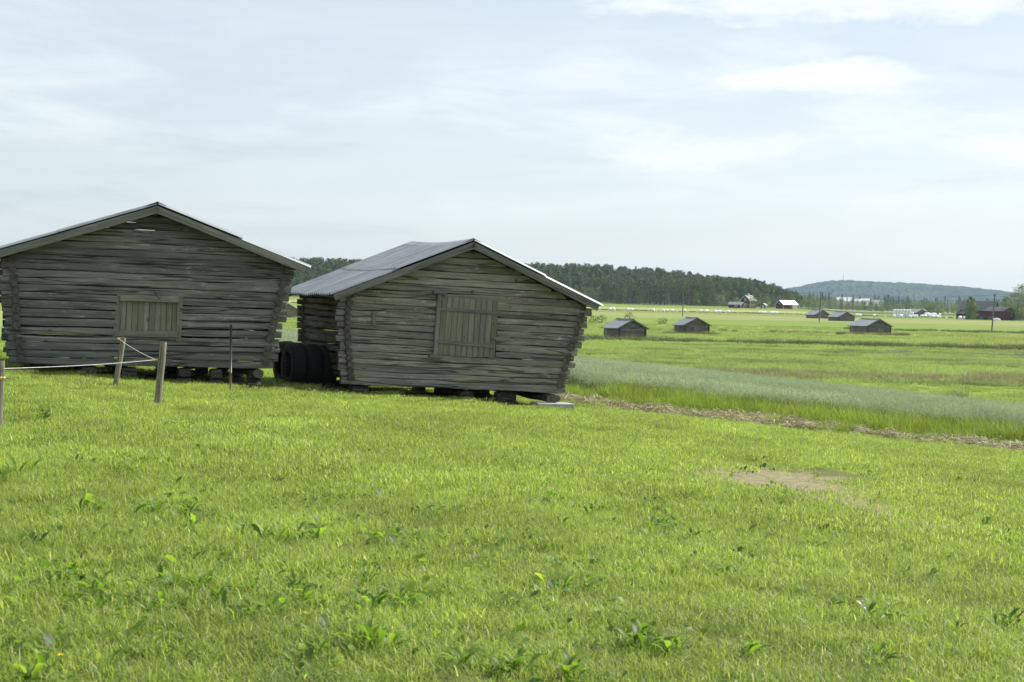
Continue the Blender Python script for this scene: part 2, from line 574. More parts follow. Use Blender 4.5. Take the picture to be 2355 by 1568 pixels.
def ground_mat():
    m, n, l, b = mat('field_soil_and_turf')
    geo = n.new('ShaderNodeNewGeometry')
    pos = geo.outputs['Position']
    sep = n.new('ShaderNodeSeparateXYZ'); l.new(pos, sep.inputs[0])
    wob = noise(n, l, mapping(n, l, pos, (.012, .012, 0)), 1.0, 3, .5)
    wob2 = noise(n, l, mapping(n, l, pos, (.25, .25, 0)), 1.0, 3, .5)
    y = mth(n, l, 'ADD', sep.outputs['Y'], mth(n, l, 'MULTIPLY', mth(n, l, 'SUBTRACT', wob, .5), mth(n, l, 'MULTIPLY', sep.outputs['Y'], .05)))
    y = mth(n, l, 'ADD', y, mth(n, l, 'MULTIPLY', mth(n, l, 'SUBTRACT', wob2, .5), mth(n, l, 'MULTIPLY', sep.outputs['Y'], .015)))
    fy = mth(n, l, 'DIVIDE', y, 1300.0, clamp=True)
    near = (.10, .115, .04)
    bands = [(0, near), (44, near), (48, (0.101, 0.146, 0.058)), (66, (0.101, 0.146, 0.058)), (70, (0.170, 0.246, 0.039)),
             (97, (0.170, 0.246, 0.039)), (100, (0.253, 0.271, 0.131)), (108, (0.227, 0.264, 0.113)), (113, (0.181, 0.253, 0.087)),
             (180, (0.186, 0.258, 0.092)), (184, (0.113, 0.165, 0.077)), (189, (0.200, 0.270, 0.101)), (300, (0.235, 0.265, 0.090)),
             (315, (0.165, 0.225, 0.050)), (432, (0.160, 0.220, 0.050)), (445, (0.215, 0.235, 0.085)), (570, (0.225, 0.240, 0.095)),
             (600, (0.165, 0.220, 0.050)), (655, (0.170, 0.225, 0.050)), (668, (0.108, 0.159, 0.059)), (688, (0.150, 0.205, 0.045)), (715, (0.290, 0.295, 0.115)),
             (785, (0.280, 0.285, 0.110)), (800, (0.155, 0.210, 0.050)), (905, (0.160, 0.215, 0.050)), (950, (0.060, 0.084, 0.048)), (1080, (0.060, 0.084, 0.048)), (1200, (0.190, 0.220, 0.070))]
    c = ramp(n, l, fy, [(p / 1300, col) for p, col in bands])
    stv = mapping(n, l, pos, (.01, .22, 0))
    st = noise(n, l, stv, 1.0, 5, .65)
    cl2 = noise(n, l, mapping(n, l, pos, (.05, .16, 0)), 1.0, 6, .65)
    fine = noise(n, l, mapping(n, l, pos, (.8, 1.2, 0)), 1.0, 6, .7)
    v = mth(n, l, 'ADD', mth(n, l, 'MULTIPLY', st, .6), mth(n, l, 'ADD', mth(n, l, 'MULTIPLY', cl2, .6), mth(n, l, 'MULTIPLY', fine, .7)))
    v = mth(n, l, 'ADD', mth(n, l, 'MULTIPLY', mth(n, l, 'SUBTRACT', v, .95), 1.1), 1.0)
    c = mixc(n, l, 1.0, c, v, 'MULTIPLY')
    # worn patch of bare soil in the lawn
    px, py, rx, ry = BARE
    dx = mth(n, l, 'DIVIDE', mth(n, l, 'SUBTRACT', sep.outputs['X'], px), rx)
    dy = mth(n, l, 'DIVIDE', mth(n, l, 'SUBTRACT', sep.outputs['Y'], py), ry)
    r = mth(n, l, 'ADD', mth(n, l, 'MULTIPLY', dx, dx), mth(n, l, 'MULTIPLY', dy, dy))
    r = mth(n, l, 'ADD', r, mth(n, l, 'MULTIPLY', mth(n, l, 'SUBTRACT', noise(n, l, pos, 2.2, 5, .7), .5), 3.2))
    k = ramp(n, l, r, [(.55, (1, 1, 1)), (.95, (0, 0, 0))])
    soil = ramp(n, l, noise(n, l, pos, 9, 5, .7), [(.3, (.13, .115, .065)), (.7, (.30, .265, .165))])
    c = mixc(n, l, k, c, soil)
    l.new(c, b.inputs['Base Color'])
    b.inputs['Roughness'].default_value = .95
    b.inputs['Specular IOR Level'].default_value = .05
    bump(n, l, b, v, .6, .25)
    return m


def hill_mat():
    m, n, l, b = mat('forested_hillside')
    geo = n.new('ShaderNodeNewGeometry')
    z = noise(n, l, mapping(n, l, geo.outputs['Position'], (.055, .012, .12)), 1.0, 6, .7)
    z2 = noise(n, l, mapping(n, l, geo.outputs['Position'], (.004, .003, .008)), 1.0, 4, .6)
    c = ramp(n, l, z, [(.3, (.027, .040, .030)), (.7, (.040, .055, .036))])
    c = mixc(n, l, ramp(n, l, z2, [(.56, (0, 0, 0)), (.66, (.5, .5, .5))]), c, (.10, .125, .055))
    l.new(c, b.inputs['Base Color'])
    b.inputs['Roughness'].default_value = 1.0
    b.inputs['Specular IOR Level'].default_value = 0
    return m


bare_c = gpt(1850, 1128)
BARE = (bare_c.x, bare_c.y, 1.7, 5.0)

# ------------------------------------------------------------------ the ground and the far hill


def build_ground():
    ys, y = [-60, -30, -12, -4, 0], 1.0
    while y < 60:
        ys.append(y); y += max(.35, y * .018)
    while y < 6700:
        ys.append(y); y *= 1.03
    ys.append(6700)
    ts = [-1 + 2 * i / 150 for i in range(151)]
    mb = MB()
    idx = []
    for y in ys:
        w = 40 + max(0, y) * .85
        row = []
        for t in ts:
            x = w * (t * .45 + t * t * t * .55)
            row.append(mb.vert((x, y, ground(x, y))))
        idx.append(row)
    for a, b in zip(idx, idx[1:]):
        for i in range(len(ts) - 1):
            mb.face((a[i], a[i + 1], b[i + 1], b[i]))
    o = link('ground', mb.mesh('ground', ground_mat(), True))
    o['kind'] = 'structure'


build_ground()


def build_hill():
    prof = [(1500, 10), (1750, 25), (1855, 42), (1900, 54), (1935, 57.5), (1990, 55.5), (2100, 53), (2200, 48.5), (2260, 42), (2320, 33), (2360, 27), (2500, 15), (2700, 6), (2900, 2)]

    def hh(px):
        for (a, u), (b, v) in zip(prof, prof[1:]):
            if a <= px <= b:
                k = (px - a) / (b - a)
                return u + (v - u) * k
        return 0
    rr = random.Random(3)
    mb = MB(); rows = []
    ny = 46
    for j in range(ny):
        y = 4500 + j * 45
        k = 1 - abs((y - 5500) / 1000.0) ** 1.6 if y < 5500 else 1 - ((y - 5500) / 1100.0) ** 2
        k = max(0, k)
        row = []
        for i in range(330):
            px = 1500 + i * (1400 / 329)
            x = (px - 1177) / 3234 * 5500
            h = hh(px) / 3234 * 5500 * k
            h += (rr.random() ** 2) * 7.5 * (1 if k > .05 else 0)
            row.append(mb.vert((x, y, CAMZ - 5.4 + h)))
        rows.append(row)
    for a, b in zip(rows, rows[1:]):
        for i in range(329):
            mb.face((a[i], a[i + 1], b[i + 1], b[i]))
    o = link('far_hill', mb.mesh('far_hill', hill_mat()))
    o['kind'] = 'structure'
    # mast on its top
    p = Vector(((1934 - 1177) / 3234 * 5500, 5500, CAMZ - 5.4 + 95))
    r = empty('radio_mast', p)
    tag(r, 'thin radio mast on the top of the distant blue hill', 'mast')
    m = MB(); m.tube([(0, 0, -4), (0, 0, 34)], [.9, .5], 5)
    link('pole', m.mesh('mast_pole', M['wire']), r)
    m = MB(); m.box((0, 0, 0), (9, 7, 6))
    link('hut', m.mesh('mast_hut', M['greywood']), r, (-45, 0, 2))


build_hill()

# ------------------------------------------------------------------ log barns


def log_mesh(rnd, p0, p1, h0, h1, th, post=None, K=12, rough=1.0, mats=None, round_=7.0, seg=.2):
    """hewn log from p0 to p1; returns mesh in its own frame (x along the log) and the frame"""
    p0, p1 = Vector(p0), Vector(p1)
    c = (p0 + p1) / 2
    d = (p1 - p0)
    L = d.length
    d.normalize()
    up = Vector((0, 0, 1)) if abs(d.z) < .8 else Vector((0, 1, 0))
    yv = up.cross(d).normalized()
    zv = d.cross(yv).normalized()
    F = Matrix(((d.x, yv.x, zv.x, c.x), (d.y, yv.y, zv.y, c.y), (d.z, yv.z, zv.z, c.z), (0, 0, 0, 1)))
    Fi = F.inverted()
    n = max(4, int(L / seg))
    mb = MB()
    w1, w2, w3 = Wob(rnd, 2.2), Wob(rnd, 1.6), Wob(rnd, 1.3)
    wk = [Wob(rnd, 3.2) for _ in range(K)]
    rings = []
    for i in range(n + 1):
        s = i / n
        x = -L / 2 + L * s
        hh = (h0 + (h1 - h0) * s) / 2 * (1 + .055 * rough * w1(x))
        tt = th / 2 * (1 + .05 * rough * w3(x))
        zo = .010 * rough * w2(x)
        sc = 1.0 if 0 < i < n else .93
        xo = 0 if 0 < i < n else (.012 if i == 0 else -.012)
        ring = []
        for k in range(K):
            a = 2 * pi * (k + .5) / K
            ca, sa = cos(a), sin(a)
            yy = tt * (abs(ca) ** (2 / round_)) * (1 if ca > 0 else -1) * sc
            z = hh * (abs(sa) ** (2 / round_)) * (1 if sa > 0 else -1) * sc + zo
            yy += .006 * rough * wk[k](x)
            z += .006 * rough * wk[(k + 3) % K](x)
            ex = rnd.uniform(-.012, .012) if i in (0, n) else 0
            p = Vector((x + xo * 0 + ex, yy, z))
            if post:
                p = Fi @ post(F @ p)
            ring.append(mb.vert(p))
        rings.append(ring)
    for a, b in zip(rings, rings[1:]):
        for k in range(K):
            mb.face((a[k], b[k], b[(k + 1) % K], a[(k + 1) % K]), 0)
    mb.face(rings[0], 1); mb.face(rings[-1][::-1], 1)
    me = mb.mesh('log', mats, True)
    sm = [True] * (len(mb.f) - 2) + [False, False]
    me.polygons.foreach_set('use_smooth', sm)
    me.set_sharp_from_angle(angle=radians(24))
    return me, F


def add_log(parent, rnd, p0, p1, h0, h1, th, post=None, name='log', mats=None, **kw):
    me, F = log_mesh(rnd, p0, p1, h0, h1, th, post, mats=mats, **kw)
    o = link(name, me, parent)
    o.matrix_local = F
    return o


def board(parent, name, p0, p1, w, th, mt, nrm=(0, -1, 0), rnd=R, seg=6, wob=.004):
    """sawn board from p0 to p1, w wide (across), th thick along nrm"""
    p0, p1 = Vector(p0), Vector(p1)
    c = (p0 + p1) / 2
    d = (p1 - p0); L = d.length; d.normalize()
    nv = Vector(nrm); nv = (nv - d * nv.dot(d)).normalized()
    wv = nv.cross(d)
    vertical = abs(d.z) > .7
    mb = MB(); rings = []
    wa, wb = Wob(rnd, 2), Wob(rnd, 2)
    # frame: x along for lying boards, z along for standing ones
    if vertical:
        F = Matrix(((wv.x, -nv.x, d.x, c.x), (wv.y, -nv.y, d.y, c.y), (wv.z, -nv.z, d.z, c.z), (0, 0, 0, 1)))
    else:
        F = Matrix(((d.x, nv.x, wv.x, c.x), (d.y, nv.y, wv.y, c.y), (d.z, nv.z, wv.z, c.z), (0, 0, 0, 1)))
    Fi = F.inverted()
    bv = min(.006, th * .25)
    for i in range(seg + 1):
        s = -L / 2 + L * i / seg
        a, b_ = w / 2 + wob * wa(s), -w / 2 + wob * wb(s)
        ring = []
        for (ww, tt) in ((a - bv, th / 2), (a, th / 2 - bv), (a, -th / 2), (b_, -th / 2), (b_, th / 2 - bv), (b_ + bv, th / 2)):
            p = c + d * s + wv * ww + nv * tt
            ring.append(mb.vert(Fi @ p))
        rings.append(ring)
    for a, b_ in zip(rings, rings[1:]):
        for k in range(6):
            mb.face((a[k], a[(k + 1) % 6], b_[(k + 1) % 6], b_[k]))
    mb.face(rings[0][::-1]); mb.face(rings[-1])
    o = link(name, mb.mesh(name, mt), parent)
    o.matrix_local = F
    return o


def lerp_poly(poly, h):
    if h <= poly[0][0]:
        return poly[0][1]
    for (a, u), (b, v) in zip(poly, poly[1:]):
        if h <= b:
            return u + (v - u) * (h - a) / (b - a)
    return poly[-1][1]


def sheet_mesh(o, ds, dy, nv, s0, s1, y0, y1, per, amp, zfun, th=.0):
    """corrugated sheet: ribs run along ds, waves along dy"""
    mb = MB(); rows = []
    ny = max(6, int((y1 - y0) / per * 6)); ns = 8
    for i in range(ns + 1):
        s = s0 + (s1 - s0) * i / ns
        row = []
        for j in range(ny + 1):
            y = y0 + (y1 - y0) * j / ny
            ph = (y / per) % 1.0
            wv = amp * (min(1, max(-1, 1.7 * sin(2 * pi * ph))))
            p = o + ds * s + dy * y + nv * (wv + th) + Vector((0, 0, zfun(s, y)))
            row.append(mb.vert(p))
        rows.append(row)
    for a, b in zip(rows, rows[1:]):
        for j in range(ny):
            mb.face((a[j], a[j + 1], b[j + 1], b[j]))
    return mb.mesh('roof_sheet', M['zinc'], True)


def big_barn(P, th, L, h0, refL, refR, lines, ngable, cornL, cornR, roof, openings, logm, label, seed, tip=.24, gapk=.985, gaps=None, back_rise=(0.08, .03)):
    """hay barn of notched logs. Heights h are given relative to the camera; local z = h - h0"""
    rnd = random.Random(seed)
    root = empty('hay_barn', (P[0], P[1], CAMZ + h0), th)
    tag(root, label, 'barn', 'old log hay barns on the slope')
    mats = [M[logm], M['end']]
    (rx, rz), (lx, lz), (ex, ez) = roof          # ridge, left eave tip, right eave tip of the front roof edge
    mL, mR = (rz - lz) / (rx - lx), (rz - ez) / (ex - rx)

    def under(x, y=0.0):
        return (rz - mL * (rx - x) if x < rx else rz - mR * (x - rx)) + back_rise[0] * y / L

    def clampx(p):
        z = p.z + h0
        cut = .17
        xl = rx - (rz - cut - z + back_rise[0] * p.y / L) / mL
        xr = rx + (rz - cut - z + back_rise[0] * p.y / L) / mR
        return Vector((min(max(p.x, xl), max(xl, xr)), p.y, p.z))
    hw_th = .15
    nl = len(lines)
    allrows = []
    for i in range(nl - 1):
        (lt, rt), (lb, rb) = lines[i], lines[i + 1]
        allrows.append((lt, rt, lb, rb, i, False))
    lt, rt = lines[0]
    top_c = lt + (rt - lt) * .5
    gh = (rz - .24 - top_c) / ngable
    for g in range(ngable):
        k = gh * (g + 1)
        allrows.append((lt + k, rt + k, lt + k - gh, rt + k - gh, -1 - g, True))
    for wall in (0, 1):                           # front and back walls
        yc = hw_th / 2 if wall == 0 else L - hw_th / 2
        rise = 0 if wall == 0 else .03
        for (lt, rt, lb, rb, i, gable) in allrows:
            gk = gapk
            if gaps and i in gaps and wall == 0:
                gk = gaps[i]
            gk *= rnd.uniform(.97, 1.04)
            hl, hr = (lt - lb) * gk, (rt - rb) * gk
            cl_, cr_ = (lt + lb) / 2, (rt + rb) / 2
            hc = (cl_ + cr_) / 2
            if gable:
                a0 = rx - (rz - .17 - (hc - gh / 2)) / mL
                a1 = rx + (rz - .17 - (hc - gh / 2)) / mR
                a0 = max(a0, lerp_poly(cornL, hc) - .2); a1 = min(a1, lerp_poly(cornR, hc) + .2)
                if a1 - a0 < .25:
                    continue
            else:
                a0 = lerp_poly(cornL, cl_) - tip + rnd.uniform(-.05, .05)
                a1 = lerp_poly(cornR, cr_) + tip + rnd.uniform(-.06, .06)
            at = lambda a: cl_ + (cr_ - cl_) * (a - refL) / (refR - refL) - h0 + rise
            spans = [(a0, a1)]
            if wall == 0:
                for (o0, o1, zb, zt) in openings:
                    if zb < hc < zt:
                        ns = []
                        for (s, e) in spans:
                            if o0 > s: ns.append((s, min(e, o0 + rnd.uniform(-.01, .01))))
                            if o1 < e: ns.append((max(s, o1 + rnd.uniform(-.01, .01)), e))
                        spans = ns
            for (s, e) in spans:
                yo = yc + rnd.uniform(-.012, .012)
                hs = hl + (hr - hl) * (s - refL) / (refR - refL)
                he = hl + (hr - hl) * (e - refL) / (refR - refL)
                if rnd.random() < .5:
                    hs *= .95
                else:
                    he *= .95
                add_log(root, rnd, (s, yo, at(s)), (e, yo, at(e)), hs, he, hw_th, clampx if gable else None, mats=mats)
    for side, poly in ((0, cornL), (1, cornR)):   # side walls, their ends stand out at the corners
        for i in range(nl):
            if i < nl - 1:
                z = lines[i][side] * .5 + lines[min(nl - 1, i + 1)][side] * .5 + (lines[i][side] - lines[i + 1][side]) * .5
                hgt = lines[i][side] - lines[i + 1][side]
            else:
                continue
            a = lerp_poly(poly, z) + rnd.uniform(-.012, .012)
            f0, b0 = -rnd.uniform(.05, .13), L + rnd.uniform(.12, .3)
            add_log(root, rnd, (a, f0, z - h0), (a, b0, z - h0 + .03), hgt * rnd.uniform(.92, 1.0), hgt * rnd.uniform(.9, 1.0), .17, None, mats=[M['log_shade'] if side == 0 else M[logm], M['end']], rough=1.5, round_=2.6)
    # purlins
    yb0, yb1 = -.36, L + .34
    roofL = yb1 - yb0
    for (x, r) in ((rx, .09), (rx - (rx - lx) * .36, .075), (rx + (ex - rx) * .38, .075), (rx - (rx - lx) * .70, .07), (rx + (ex - rx) * .71, .07)):
        z = under(x) - .13 - h0 - (.02 if x == rx else 0)
        add_log(root, rnd, (x, yb0 + .05, z), (x, yb1 - .04, z + back_rise[0]), r * 2, r * 2, r * 2, None, name='purlin', mats=mats, round_=2.05)
    # roof boards, corrugated sheets
    O = Vector((rx, yb0, rz - h0))
    for side in (0, 1):
        tipp = Vector((lx, yb0, lz - h0)) if side == 0 else Vector((ex, yb0, ez - h0))
        ds = (tipp - O); sl = ds.length; ds.normalize()
        dy = Vector((0, 1, 0))
        nv = ds.cross(dy) if side == 1 else dy.cross(ds)
        if nv.z < 0:
            nv = -nv
        ph = rnd.uniform(0, 6)

        def zf(s, y, sl=sl, ph=ph):
            u_ = y / roofL
            return (back_rise[0] * (1 - s / sl) + back_rise[1] * s / sl) * u_ - .07 * sin(pi * u_) * (1 - .6 * s / sl) + .012 * sin(y * 3.1 + ph) * (s / sl)
        nb = 16
        for k in range(nb):                       # boards under the sheets
            s = (k + .5) * (sl - .1) / nb + .03
            z0, z1 = zf(s, 0), zf(s, roofL)
            c0 = O + ds * s - nv * .045 + Vector((0, .06, z0 - .06))
            c1 = O + ds * s - nv * .045 + Vector((0, roofL - .06, z1 - .06))
            board(root, 'roof_board', c0, c1, sl / nb * .93, .022, M['board'], nrm=nv, rnd=rnd, seg=3)
        ncol = 5
        for row in (1, 0):
            for col in range(ncol):
                y0 = roofL * col / ncol - (.04 if col else 0.03)
                y1 = roofL * (col + 1) / ncol + .03
                s0, s1 = (0.02, sl * .56) if row == 0 else (sl * .53, sl + .05 + rnd.uniform(-.02, .03))
                off = (.016 if row == 0 else .0) + (.002 if col % 2 else 0) + rnd.uniform(0, .004)
                lift = rnd.uniform(0, .02) if col == 0 else 0
                me = sheet_mesh(O, ds, dy, nv, s0, s1, y0, y1, .21, .028, lambda s, y, lf=lift: zf(s, y) + lf * (1 - min(1, y * 2)), off)
                link('roof_sheet', me, root)
        # rake boards, front and back
        for y in (yb0 - .012, yb1 + .012):
            e0 = O + ds * (0.0) - nv * .115
            e1 = O + ds * (sl - .03) - nv * .115
            dz0, dz1 = zf(0, y - yb0), zf(sl, y - yb0)
            board(root, 'rake_board', (e0.x, y, e0.z + dz0), (e1.x, y, e1.z + dz1), .155, .028, M['board'], nrm=(0, -1, 0), rnd=rnd, seg=10, wob=.003)
    mb = MB(); rows = []                          # ridge cap
    for i in range(9):
        y = roofL * i / 8
        z = back_rise[0] * y / roofL - .07 * sin(pi * y / roofL)
        r_ = []
        for (dx, dz) in ((-.2, -.2 * mL + .028), (-.03, .03), (0, .045), (.03, .03), (.2, -.2 * mR + .028)):
            r_.append(mb.vert((rx + dx, yb0 + y - .01, rz - h0 + z + dz + .012)))
        rows.append(r_)
    for a, b in zip(rows, rows[1:]):
        for j in range(4):
            mb.face((a[j], a[j + 1], b[j + 1], b[j]))
    link('ridge_cap', mb.mesh('ridge_cap', M['zinc']), root)
    return root, rnd


TH = radians(21)
PR, PL = (-1.244, 34.8), (-7.95, 31.0)
HR0, HL0 = -2.62, -2.0
linesR = list(zip([-.053, -.216, -.382, -.534, -.694, -.839, -1.02, -1.169, -1.377, -1.551, -1.69, -1.857, -2.003, -2.19],
                  [-.202, -.411, -.568, -.733, -.898, -1.063, -1.246, -1.448, -1.594, -1.778, -1.943, -2.06, -2.19, -2.41]))
barnR, rndR = big_barn(
    PR, TH, 4.55, HR0, -2.7, 2.59, linesR, 7,
    [(-2.2, -2.76), (-1.7, -2.84), (-1.15, -2.90), (-.63, -2.93), (0, -2.86), (.5, -2.86)],
    [(-2.4, 2.62), (-1.83, 2.755), (-1.39, 2.885), (-1.02, 3.015), (-.54, 3.18), (-.2, 3.23), (.3, 3.23)],
    ((.126, 1.37), (-3.40, .0), (3.585, -.122)),
    [(-.60, .90, -1.46, -.10)], 'log_b', 'crooked log hay barn with boarded door and tin roof standing right of the tyres', 11,
    gaps={1: .98, 2: .95, 4: .945, 5: .97, 6: .95, 8: .97})
linesL = list(zip([.71, .587, .372, .203, .065, -.105, -.274, -.459, -.659, -.844, -1.044, -1.183, -1.368, -1.507, -1.662],
                  [.64, .505, .309, .179, -.018, -.214, -.394, -.541, -.705, -.869, -1.065, -1.278, -1.393, -1.59, -1.754]))
barnL, rndL = big_barn(
    PL, TH, 4.6, HL0, -2.7, 2.55, linesL, 6,
    [(-1.6, -2.70), (-.69, -2.81), (.6, -2.91)],
    [(-1.7, 2.50), (-.93, 2.656), (-.1, 2.84), (.52, 2.944)],
    ((.043, 1.85), (-3.62, .637), (3.39, .606)),
    [(-.70, .60, -1.03, -.14)], 'log_a', 'larger log hay barn with small hatch behind the wooden fence posts', 23,
    gaps={3: .97, 4: .96, 5: .94, 6: .92, 7: .91, 8: .94, 9: .82, 10: .91}, gapk=.99)


def barn_fittings():
    # right barn: boarded door with two battens, hinge post and wooden latch
    h0 = HR0
    d = empty('door', (0, 0, 0)); d.parent = barnR
    n = 10
    TL, TR, BL, BR = (-.555, -.01), (.931, -.10), (-.64, -1.451), (.862, -1.52)
    for i in range(n):
        k = (i + .5) / n
        t = Vector((TL[0] + (TR[0] - TL[0]) * k, -.035, TL[1] + (TR[1] - TL[1]) * k - h0 + rndR.uniform(-.008, .008)))
        b = Vector((BL[0] + (BR[0] - BL[0]) * k, -.035, BL[1] + (BR[1] - BL[1]) * k - h0 + rndR.uniform(-.012, .008)))
        w = (TR[0] - TL[0]) / n * .955
        board(d, 'door_plank', b, t, w, .028 + rndR.uniform(0, .004), M['plank'], rnd=rndR, seg=4, wob=.002)
    board(d, 'batten', (-.645, -.066, -.315 - h0), (.90, -.066, -.40 - h0), .085, .03, M['board'], rnd=rndR)
    board(d, 'batten', (-.685, -.066, -1.125 - h0), (.85, -.066, -1.225 - h0), .09, .03, M['board'], rnd=rndR)
    board(d, 'hinge_post', (-.70, -.045, -1.46 - h0), (-.612, -.045, .05 - h0), .10, .07, M['plank'], rnd=rndR)
    board(barnR, 'hinge_block', (-.78, -.07, .085 - h0), (-.45, -.07, .07 - h0), .085, .12, M['board'], rnd=rndR)
    board(barnR, 'hinge_block', (-.86, -.07, -1.485 - h0), (-.53, -.07, -1.50 - h0), .08, .12, M['board'], rnd=rndR)
    # pointed latch paddle
    mb = MB()
    pts = [(-.48 + .0, 0), (-.36, .045), (-.15, .05), (0, .035), (0, -.035), (-.15, -.05), (-.36, -.045)]
    for y in (-.02, .02):
        for (x, z) in pts:
            mb.vert((x + .24, y, z))
    k = len(pts)
    mb.face(list(range(k))); mb.face(list(range(2 * k - 1, k - 1, -1)))
    for i in range(k):
        mb.face((i, i + k, (i + 1) % k + k, (i + 1) % k))
    link('latch', mb.mesh('latch', M['board']), barnR, (1.02, -.085, -1.03 - h0), (0, radians(-2), 0))
    board(barnR, 'cleat', (-2.25, -.02, -.75 - h0), (-2.27, -.02, -.42 - h0), .065, .05, M['plank'], rnd=rndR)
    for (x, z) in ((.25, .11), (.9, -.95), (-1.95, .32), (1.4, .42), (2.55, -.03)):
        mb = MB(); mb.box((0, 0, 0), (.05, .06, .07))
        link('peg', mb.mesh('peg', M['end']), barnR, (x, -.02, z - h0))
    # left barn: hatch of upright boards between posts, lintel and sill boards
    h0 = HL0
    hch = empty('hatch', (0, 0, 0)); hch.parent = barnL
    n = 10
    for i in range(n):
        k = (i + .5) / n
        x = -.65 + 1.23 * k
        w = 1.23 / n * rndL.uniform(.92, .985)
        board(hch, 'hatch_board', (x - .03, .06 + rndL.uniform(-.012, .012), -1.09 - h0), (x, .06, -.17 - h0), w, .026, M['plank'], rnd=rndL, seg=4)
    board(hch, 'lintel_board', (-.68, -.022, -.205 - h0), (.59, -.022, -.22 - h0), .135, .035, M['board'], rnd=rndL)
    board(hch, 'sill_board', (-.785, -.022, -.985 - h0), (.56, -.022, -1.0 - h0), .13, .035, M['board'], rnd=rndL)
    board(hch, 'jamb', (-.765, .03, -1.12 - h0), (-.68, .03, -.13 - h0), .12, .06, M['plank'], rnd=rndL)
    board(hch, 'jamb', (.585, .03, -1.15 - h0), (.62, .03, -.13 - h0), .11, .06, M['plank'], rnd=rndL)
    board(barnL, 'cleat', (.17, -.05, -.20 - h0), (.07, -.05, -.03 - h0), .06, .04, M['board'], rnd=rndL)
    # loose boards standing inside, seen through the gaps
    for x in (.98, 1.52, -1.1, 1.95):
        board(barnL, 'inner_stud', (x, .55, -1.7 - h0), (x + .02, .55, .1 - h0), .07, .04, M['plank'], rnd=rndL)

    # supports under the barns
    def support(parent, h0, P, x, y, top, w, d, two=False):
        wx = P[0] + x * cos(TH) - y * sin(TH); wy = P[1] + x * sin(TH) + y * cos(TH)
        g = ground(wx, wy) - CAMZ - .05
        hgt = top - g
        if hgt < .06:
            return
        parts = [(g, hgt)] if not two else [(g, hgt * .45), (g + hgt * .45, hgt * .55)]
        for k, (z, hh) in enumerate(parts):
            sc = 1.0 if k == 0 else .85
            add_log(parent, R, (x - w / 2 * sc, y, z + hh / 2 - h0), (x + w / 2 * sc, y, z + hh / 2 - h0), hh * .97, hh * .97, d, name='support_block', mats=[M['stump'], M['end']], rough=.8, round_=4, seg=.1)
    for x in (-2.5, -1.3, -.45, .75, 1.45, 2.3):
        for y in (.22, 2.3, 4.4):
            support(barnL, HL0, PL, x, y, linesL[-1][0] + (linesL[-1][1] - linesL[-1][0]) * (x + 2.7) / 5.25 - .02, .30, .34, two=x > .5)
    for x, w in ((-2.5, .4), (.25, .3), (1.3, .5)):
        for y in (.34, 2.3, 4.3):
            support(barnR, HR0, PR, x, y, linesR[-1][0] + (linesR[-1][1] - linesR[-1][0]) * (x + 2.7) / 5.25 - .02, w, .34)
    # sleeper log with its end on a concrete slab at the right corner
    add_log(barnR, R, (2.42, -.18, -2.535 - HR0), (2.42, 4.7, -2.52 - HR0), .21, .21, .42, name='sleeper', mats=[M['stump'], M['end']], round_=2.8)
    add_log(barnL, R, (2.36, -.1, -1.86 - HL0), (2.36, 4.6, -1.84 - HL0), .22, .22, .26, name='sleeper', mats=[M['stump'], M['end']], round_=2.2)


barn_fittings()


def slab():
    x, y = PR[0] + 2.42 * cos(TH) + .12 * sin(TH), PR[1] + 2.42 * sin(TH) - .12 * cos(TH)
    z = CAMZ - 2.645
    mb = MB()
    mb.box((0, 0, -.09), (1.0, .55, .18))
    o = link('concrete_slab', mb.mesh('concrete_slab', M['concrete']), None, (x, y, z), (0, radians(1.5), TH))
    bv = o.modifiers.new('edge', 'BEVEL'); bv.width = .02; bv.segments = 2
    tag(o, 'pale concrete slab under the right corner of the barn with the boarded door', 'slab')
    # flat stone in the grass at the barn's edge
    p = gpt(1075, 914)
    mb = MB(); rr = random.Random(5)
    rings = []
    for j, (r, h) in enumerate(((.75, -.1), (.78, .05), (.6, .12), (.3, .15))):
        rings.append([mb.vert((r * cos(2 * pi * k / 14) * rr.uniform(.9, 1.1), .45 * r * sin(2 * pi * k / 14) * rr.uniform(.9, 1.1), h * rr.uniform(.8, 1.1))) for k in range(14)])
    for a, b in zip(rings, rings[1:]):
        for k in range(14):
            mb.face((a[k], a[(k + 1) % 14], b[(k + 1) % 14], b[k]))
    mb.face(rings[-1])
    o = link('flat_stone', mb.mesh('flat_stone', M['rock'], True), None, p, (0, 0, TH))
    tag(o, 'low flat grey stone lying in front of the barn below its door', 'stone')


slab()


